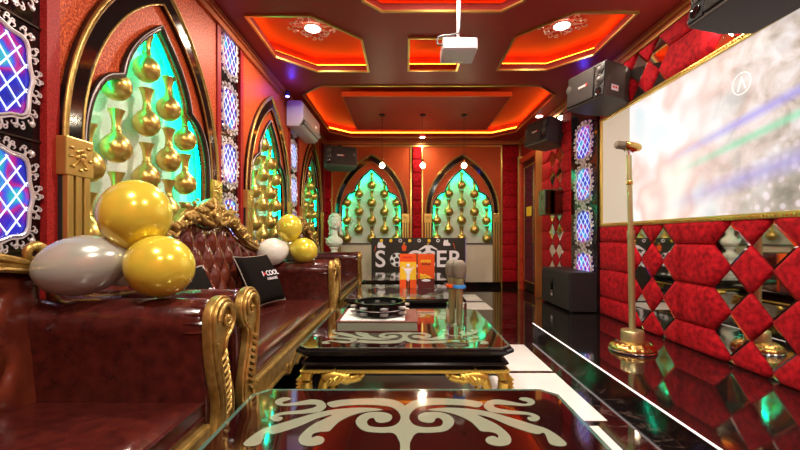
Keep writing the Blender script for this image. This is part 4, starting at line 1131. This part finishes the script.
# floor subwoofer
t = thing('floor_speaker', 'big black floor loudspeaker on the platform below the lattice lights', 'loudspeaker', (2.09, 5.0, .111), -PI/2)
MB().box(-.46, .46, -.165, .195, .012, .475).build('cabinet', 'black', t, bevel=.008)
MB().box(-.44, .44, -.182, -.164, .03, .455).build('grille', 'grille', t, bevel=.004)
MB().box(-.10, -.02, -.187, -.181, .12, .36).build('badge_plate', 'blackgloss', t)
MB().box(-.085, -.035, -.190, -.1865, .13, .17).box(-.085, -.035, -.190, -.1865, .19, .2).build('badge', 'silver', t)
for x in (-.4, .4):
    for y in (-.13, .15): MB().lathe([(.02, 0), (.022, .013)], 12, x, y).build('foot', 'black', t)

# ------------------------------------------------------------------ olive box on wall
t = thing('wall_box', 'dark olive glossy box on red padded wall left of lattice lights', 'wall box', (2.16, 5.62, 1.32), 0)
MB().box(-.15, .135, 0, .26, 0, .37).build('case', 'olive', t, bevel=.01)
MB().box(-.135, .12, -.006, .001, .015, .355).build('glossy_face', mat('smoked_mirror', (.22, .21, .13), .06, 1), t)

# ------------------------------------------------------------------ microphone stand on the platform
t = thing('microphone_stand', 'golden floor microphone stand on the platform in front of the screen', 'microphone stand', (1.79, 3.07, .111), 0)
MB().lathe([(.168, 0), (.172, .006), (.168, .012)], 40).build('base_rim', 'chrome', t, True)
MB().lathe([(.165, .012), (.162, .028), (.145, .052), (.115, .068), (.085, .074)], 96, flute=.02, fn=16).build('base', 'brass', t, True, auto=2)
MB().lathe([(.082, .070), (.082, .15), (.076, .158), (.020, .162)], 32).build('collar', 'micgold', t, True, auto=.8)
MB().tube([(0, 0, .15), (-.012, 0, .9)], .0245, 14, up=(0, 1, 0)).tube([(-.012, 0, .9), (-.028, 0, 1.53)], .020, 14, up=(0, 1, 0)).build('pole', 'micgold', t, True)
MB().lathe([(.024, 1.30), (.025, 1.305), (.025, 1.325), (.024, 1.33)], 16, -.022, 0).build('pole_ring', 'brass', t, True)
MB().lathe([(.027, .88), (.028, .89), (.028, .93), (.027, .94)], 16, -.012, 0).build('pole_ring', 'micgold', t, True)
MB().tube([(-.028, 0, 1.52), (-.03, 0, 1.572)], .012, 8, up=(0, 1, 0)).tube([(-.06, 0, 1.565), (-.03, 0, 1.575), (.01, 0, 1.56)], .008, 6).build('clip', 'chrome', t, True)
mm = thing('microphone', 'vintage style microphone lying level on top of the golden stand', 'microphone', (1.755, 3.07, 1.715), 0)
mm.rotation_euler = (0, math.radians(8), 0)
MB().lathe([(.001, -.10), (.025, -.098), (.032, -.085), (.033, -.03), (.028, -.02)], 24, axis='x').build('grille', 'micmesh', mm, True)
MB().lathe([(.034, -.03), (.036, -.02), (.036, .06), (.028, .09), (.020, .10), (.001, .102)], 24, axis='x').build('body', 'brass', mm, True)

# ------------------------------------------------------------------ projector
t = thing('projector', 'white ceiling projector hanging on a rod from the near recess', 'projector', (.41, 3.0, 2.40), 0)
b = MB(); b.add([(-.14, -.10, .10), (.14, -.10, .10), (.14, .12, .08), (-.14, .12, .08), (-.14, -.13, .0), (.14, -.10, .0), (.14, .16, -.03), (-.14, .12, -.03)], [(0, 1, 2, 3), (7, 6, 5, 4), (0, 4, 5, 1), (1, 5, 6, 2), (2, 6, 7, 3), (3, 7, 4, 0)])
b = MB().box(-.13, .13, -.11, .13, -.015, .085); b.build('body', 'whiteplastic', t, bevel=.015)
MB().box(-.125, .125, -.114, -.109, .0, .075).build('rear_panel', mat('projector_grey', (.28, .22, .25), .4), t)
MB().lathe([(.03, -.02), (.034, 0), (.030, .004)], 16, .13, .02, .035, axis='x').build('lens', 'darkglass', t, True)
MB().box(-.03, .05, .06, .10, -.018, -.0145).build('underside_label', 'paper', t)
MB().tube([(0, 0, .085), (0, 0, .72)], .012, 10, up=(0, 1, 0)).box(-.05, .05, -.04, .04, .085, .10).build('rod', 'silver', t, True, auto=.6)
MB().box(-.05, .05, -.05, .05, .715, .7195).build('ceiling_plate', 'silver', t)
MB().tube(catmull([(.01, -.015, .70), (.012, -.02, .3), (0, -.02, .17), (-.06, -.05, .13), (-.15, -.06, .11), (-.165, -.07, .05), (-.12, -.10, .03)], 6), .006, 6, up=(0, 1, 0)).build('cable', 'black', t, True)

# ------------------------------------------------------------------ lamps
def pendant(label, x):
    t = thing('pendant_lamp', label, 'pendant lamp', (x, 6.14, ZC+.005), 0, 'pendant lamps over the far end')
    MB().lathe([(.001, 0), (.045, -.001), (.045, -.02), (.004, -.024)], 20).build('canopy', 'black', t, True)
    MB().tube([(0, 0, -.02), (0, 0, -.72)], .003, 6, up=(0, 1, 0)).build('cord', 'black', t)
    MB().lathe([(.010, -.70), (.018, -.71), (.018, -.755), (.012, -.76)], 14).build('socket', 'brass', t, True)
    MB().sphere((0, 0, -.80), .042, 14).build('bulb', 'bulb', t, True)
pendant('left glowing pendant bulb hanging in front of the far wall', -.36); pendant('middle glowing pendant bulb hanging in front of the far wall', .28); pendant('right glowing pendant bulb hanging in front of the far wall', .93)
def ceil_lamp(label, loc, r=.075, ornate=True):
    t = thing('ceiling_lamp', label, 'ceiling lamp', loc, 0, 'round ceiling lamps')
    MB().sphere((0, 0, -.012), r, 20, (1, 1, .35)).build('diffuser', 'warmlamp', t, True)
    MB().lathe([(r, 0), (r*1.2, -.004), (r*1.22, -.014), (r*1.02, -.018), (r, 0)], 28, closed=True).build('rim', 'silver', t, True)
    if ornate:
        f = MB(); n = 18
        for i in range(n):
            a = 2*PI*i/n; rr = .20+.035*math.cos(4*a); sg = 1 if i % 2 else -1
            P = spiral(rr*math.cos(a), rr*math.sin(a), .036, .006, a+PI, a+PI+sg*5, 10)
            f.tube([(x, z, -.006) for x, _, z in P], .006, 5, up=(0, 0, 1))
            f.tube([(math.cos(a)*.10, math.sin(a)*.10, -.006), (math.cos(a+.2*sg)*rr*.85, math.sin(a+.2*sg)*rr*.85, -.008)], .005, 5, up=(0, 0, 1))
        f.build('ornamental_rose', 'silver', t, True)
ceil_lamp('round lamp with silver rose in the left ceiling recess', (-.93, 3.93, ZC+.195))
ceil_lamp('round lamp with silver rose in the right ceiling recess', (1.56, 3.88, ZC+.195))
ceil_lamp('round lamp in the near ceiling recess above the projector', (.31, 2.70, ZC+.195))
ceil_lamp('small downlight at the far wall above the middle pendant', (.33, 7.45, ZC-.001), .05, False)
ceil_lamp('small downlight on ceiling above the speaker near the door', (2.12, 6.16, ZC-.001), .05, False)
ceil_lamp('added ceiling fill lamp above the nearest sofa, out of view', (-.75, .35, ZC-.001), .09, False)  # fixture made up to carry the added fill light over the sofa
ceil_lamp('added ceiling fill lamp above the near end of the platform, out of view', (1.3, .35, ZC-.001), .09, False)  # made-up fixture for the platform fill light, outside the view
ceil_lamp('added ceiling fill lamp behind the camera', (.3, -1.0, ZC-.001), .09, False)  # added fixture for the fill light behind the camera
t = thing('wall_spotlight', 'small bright spotlight on red wall just under the cropped speaker', 'spotlight', (XR-.01, 2.78, 2.55), 0)
MB().box(-.06, 0, -.03, .03, -.02, .03).build('mount', 'black', t); MB().sphere((-.075, 0, 0), .028, 14).build('lens', 'bulb', t, True)
lamp('POINT', (XR-.14, 2.74, 2.50), 5, (1, .9, .7), .03)
# blue accent lights in the ceiling corners (party lights)
for x, y, z, rz, lb in ((-1.5, 4.98, 2.80, 0, 'small blue party light beside the air conditioner'), (2.2, 4.7, 2.78, 0, 'small blue party light behind the grey loudspeaker')):
    t = thing('party_light', lb, 'party light', (x, y, z), 0, 'blue party lights')
    MB().lathe([(.03, 0), (.035, .02), (.03, .06), (.01, .07)], 14).build('case', 'black', t, True)
    MB().sphere((0, 0, -.004), .026, 12, (1, 1, .5)).build('lens', mat('blue_led', (.1, .1, 1), .3, emit=(.08, .06, 1), es=30), t, True)
    lamp('POINT', (x+(.10 if x < 0 else -.12), y-.16, z+.02), 2.2, (.08, .05, 1), .03)
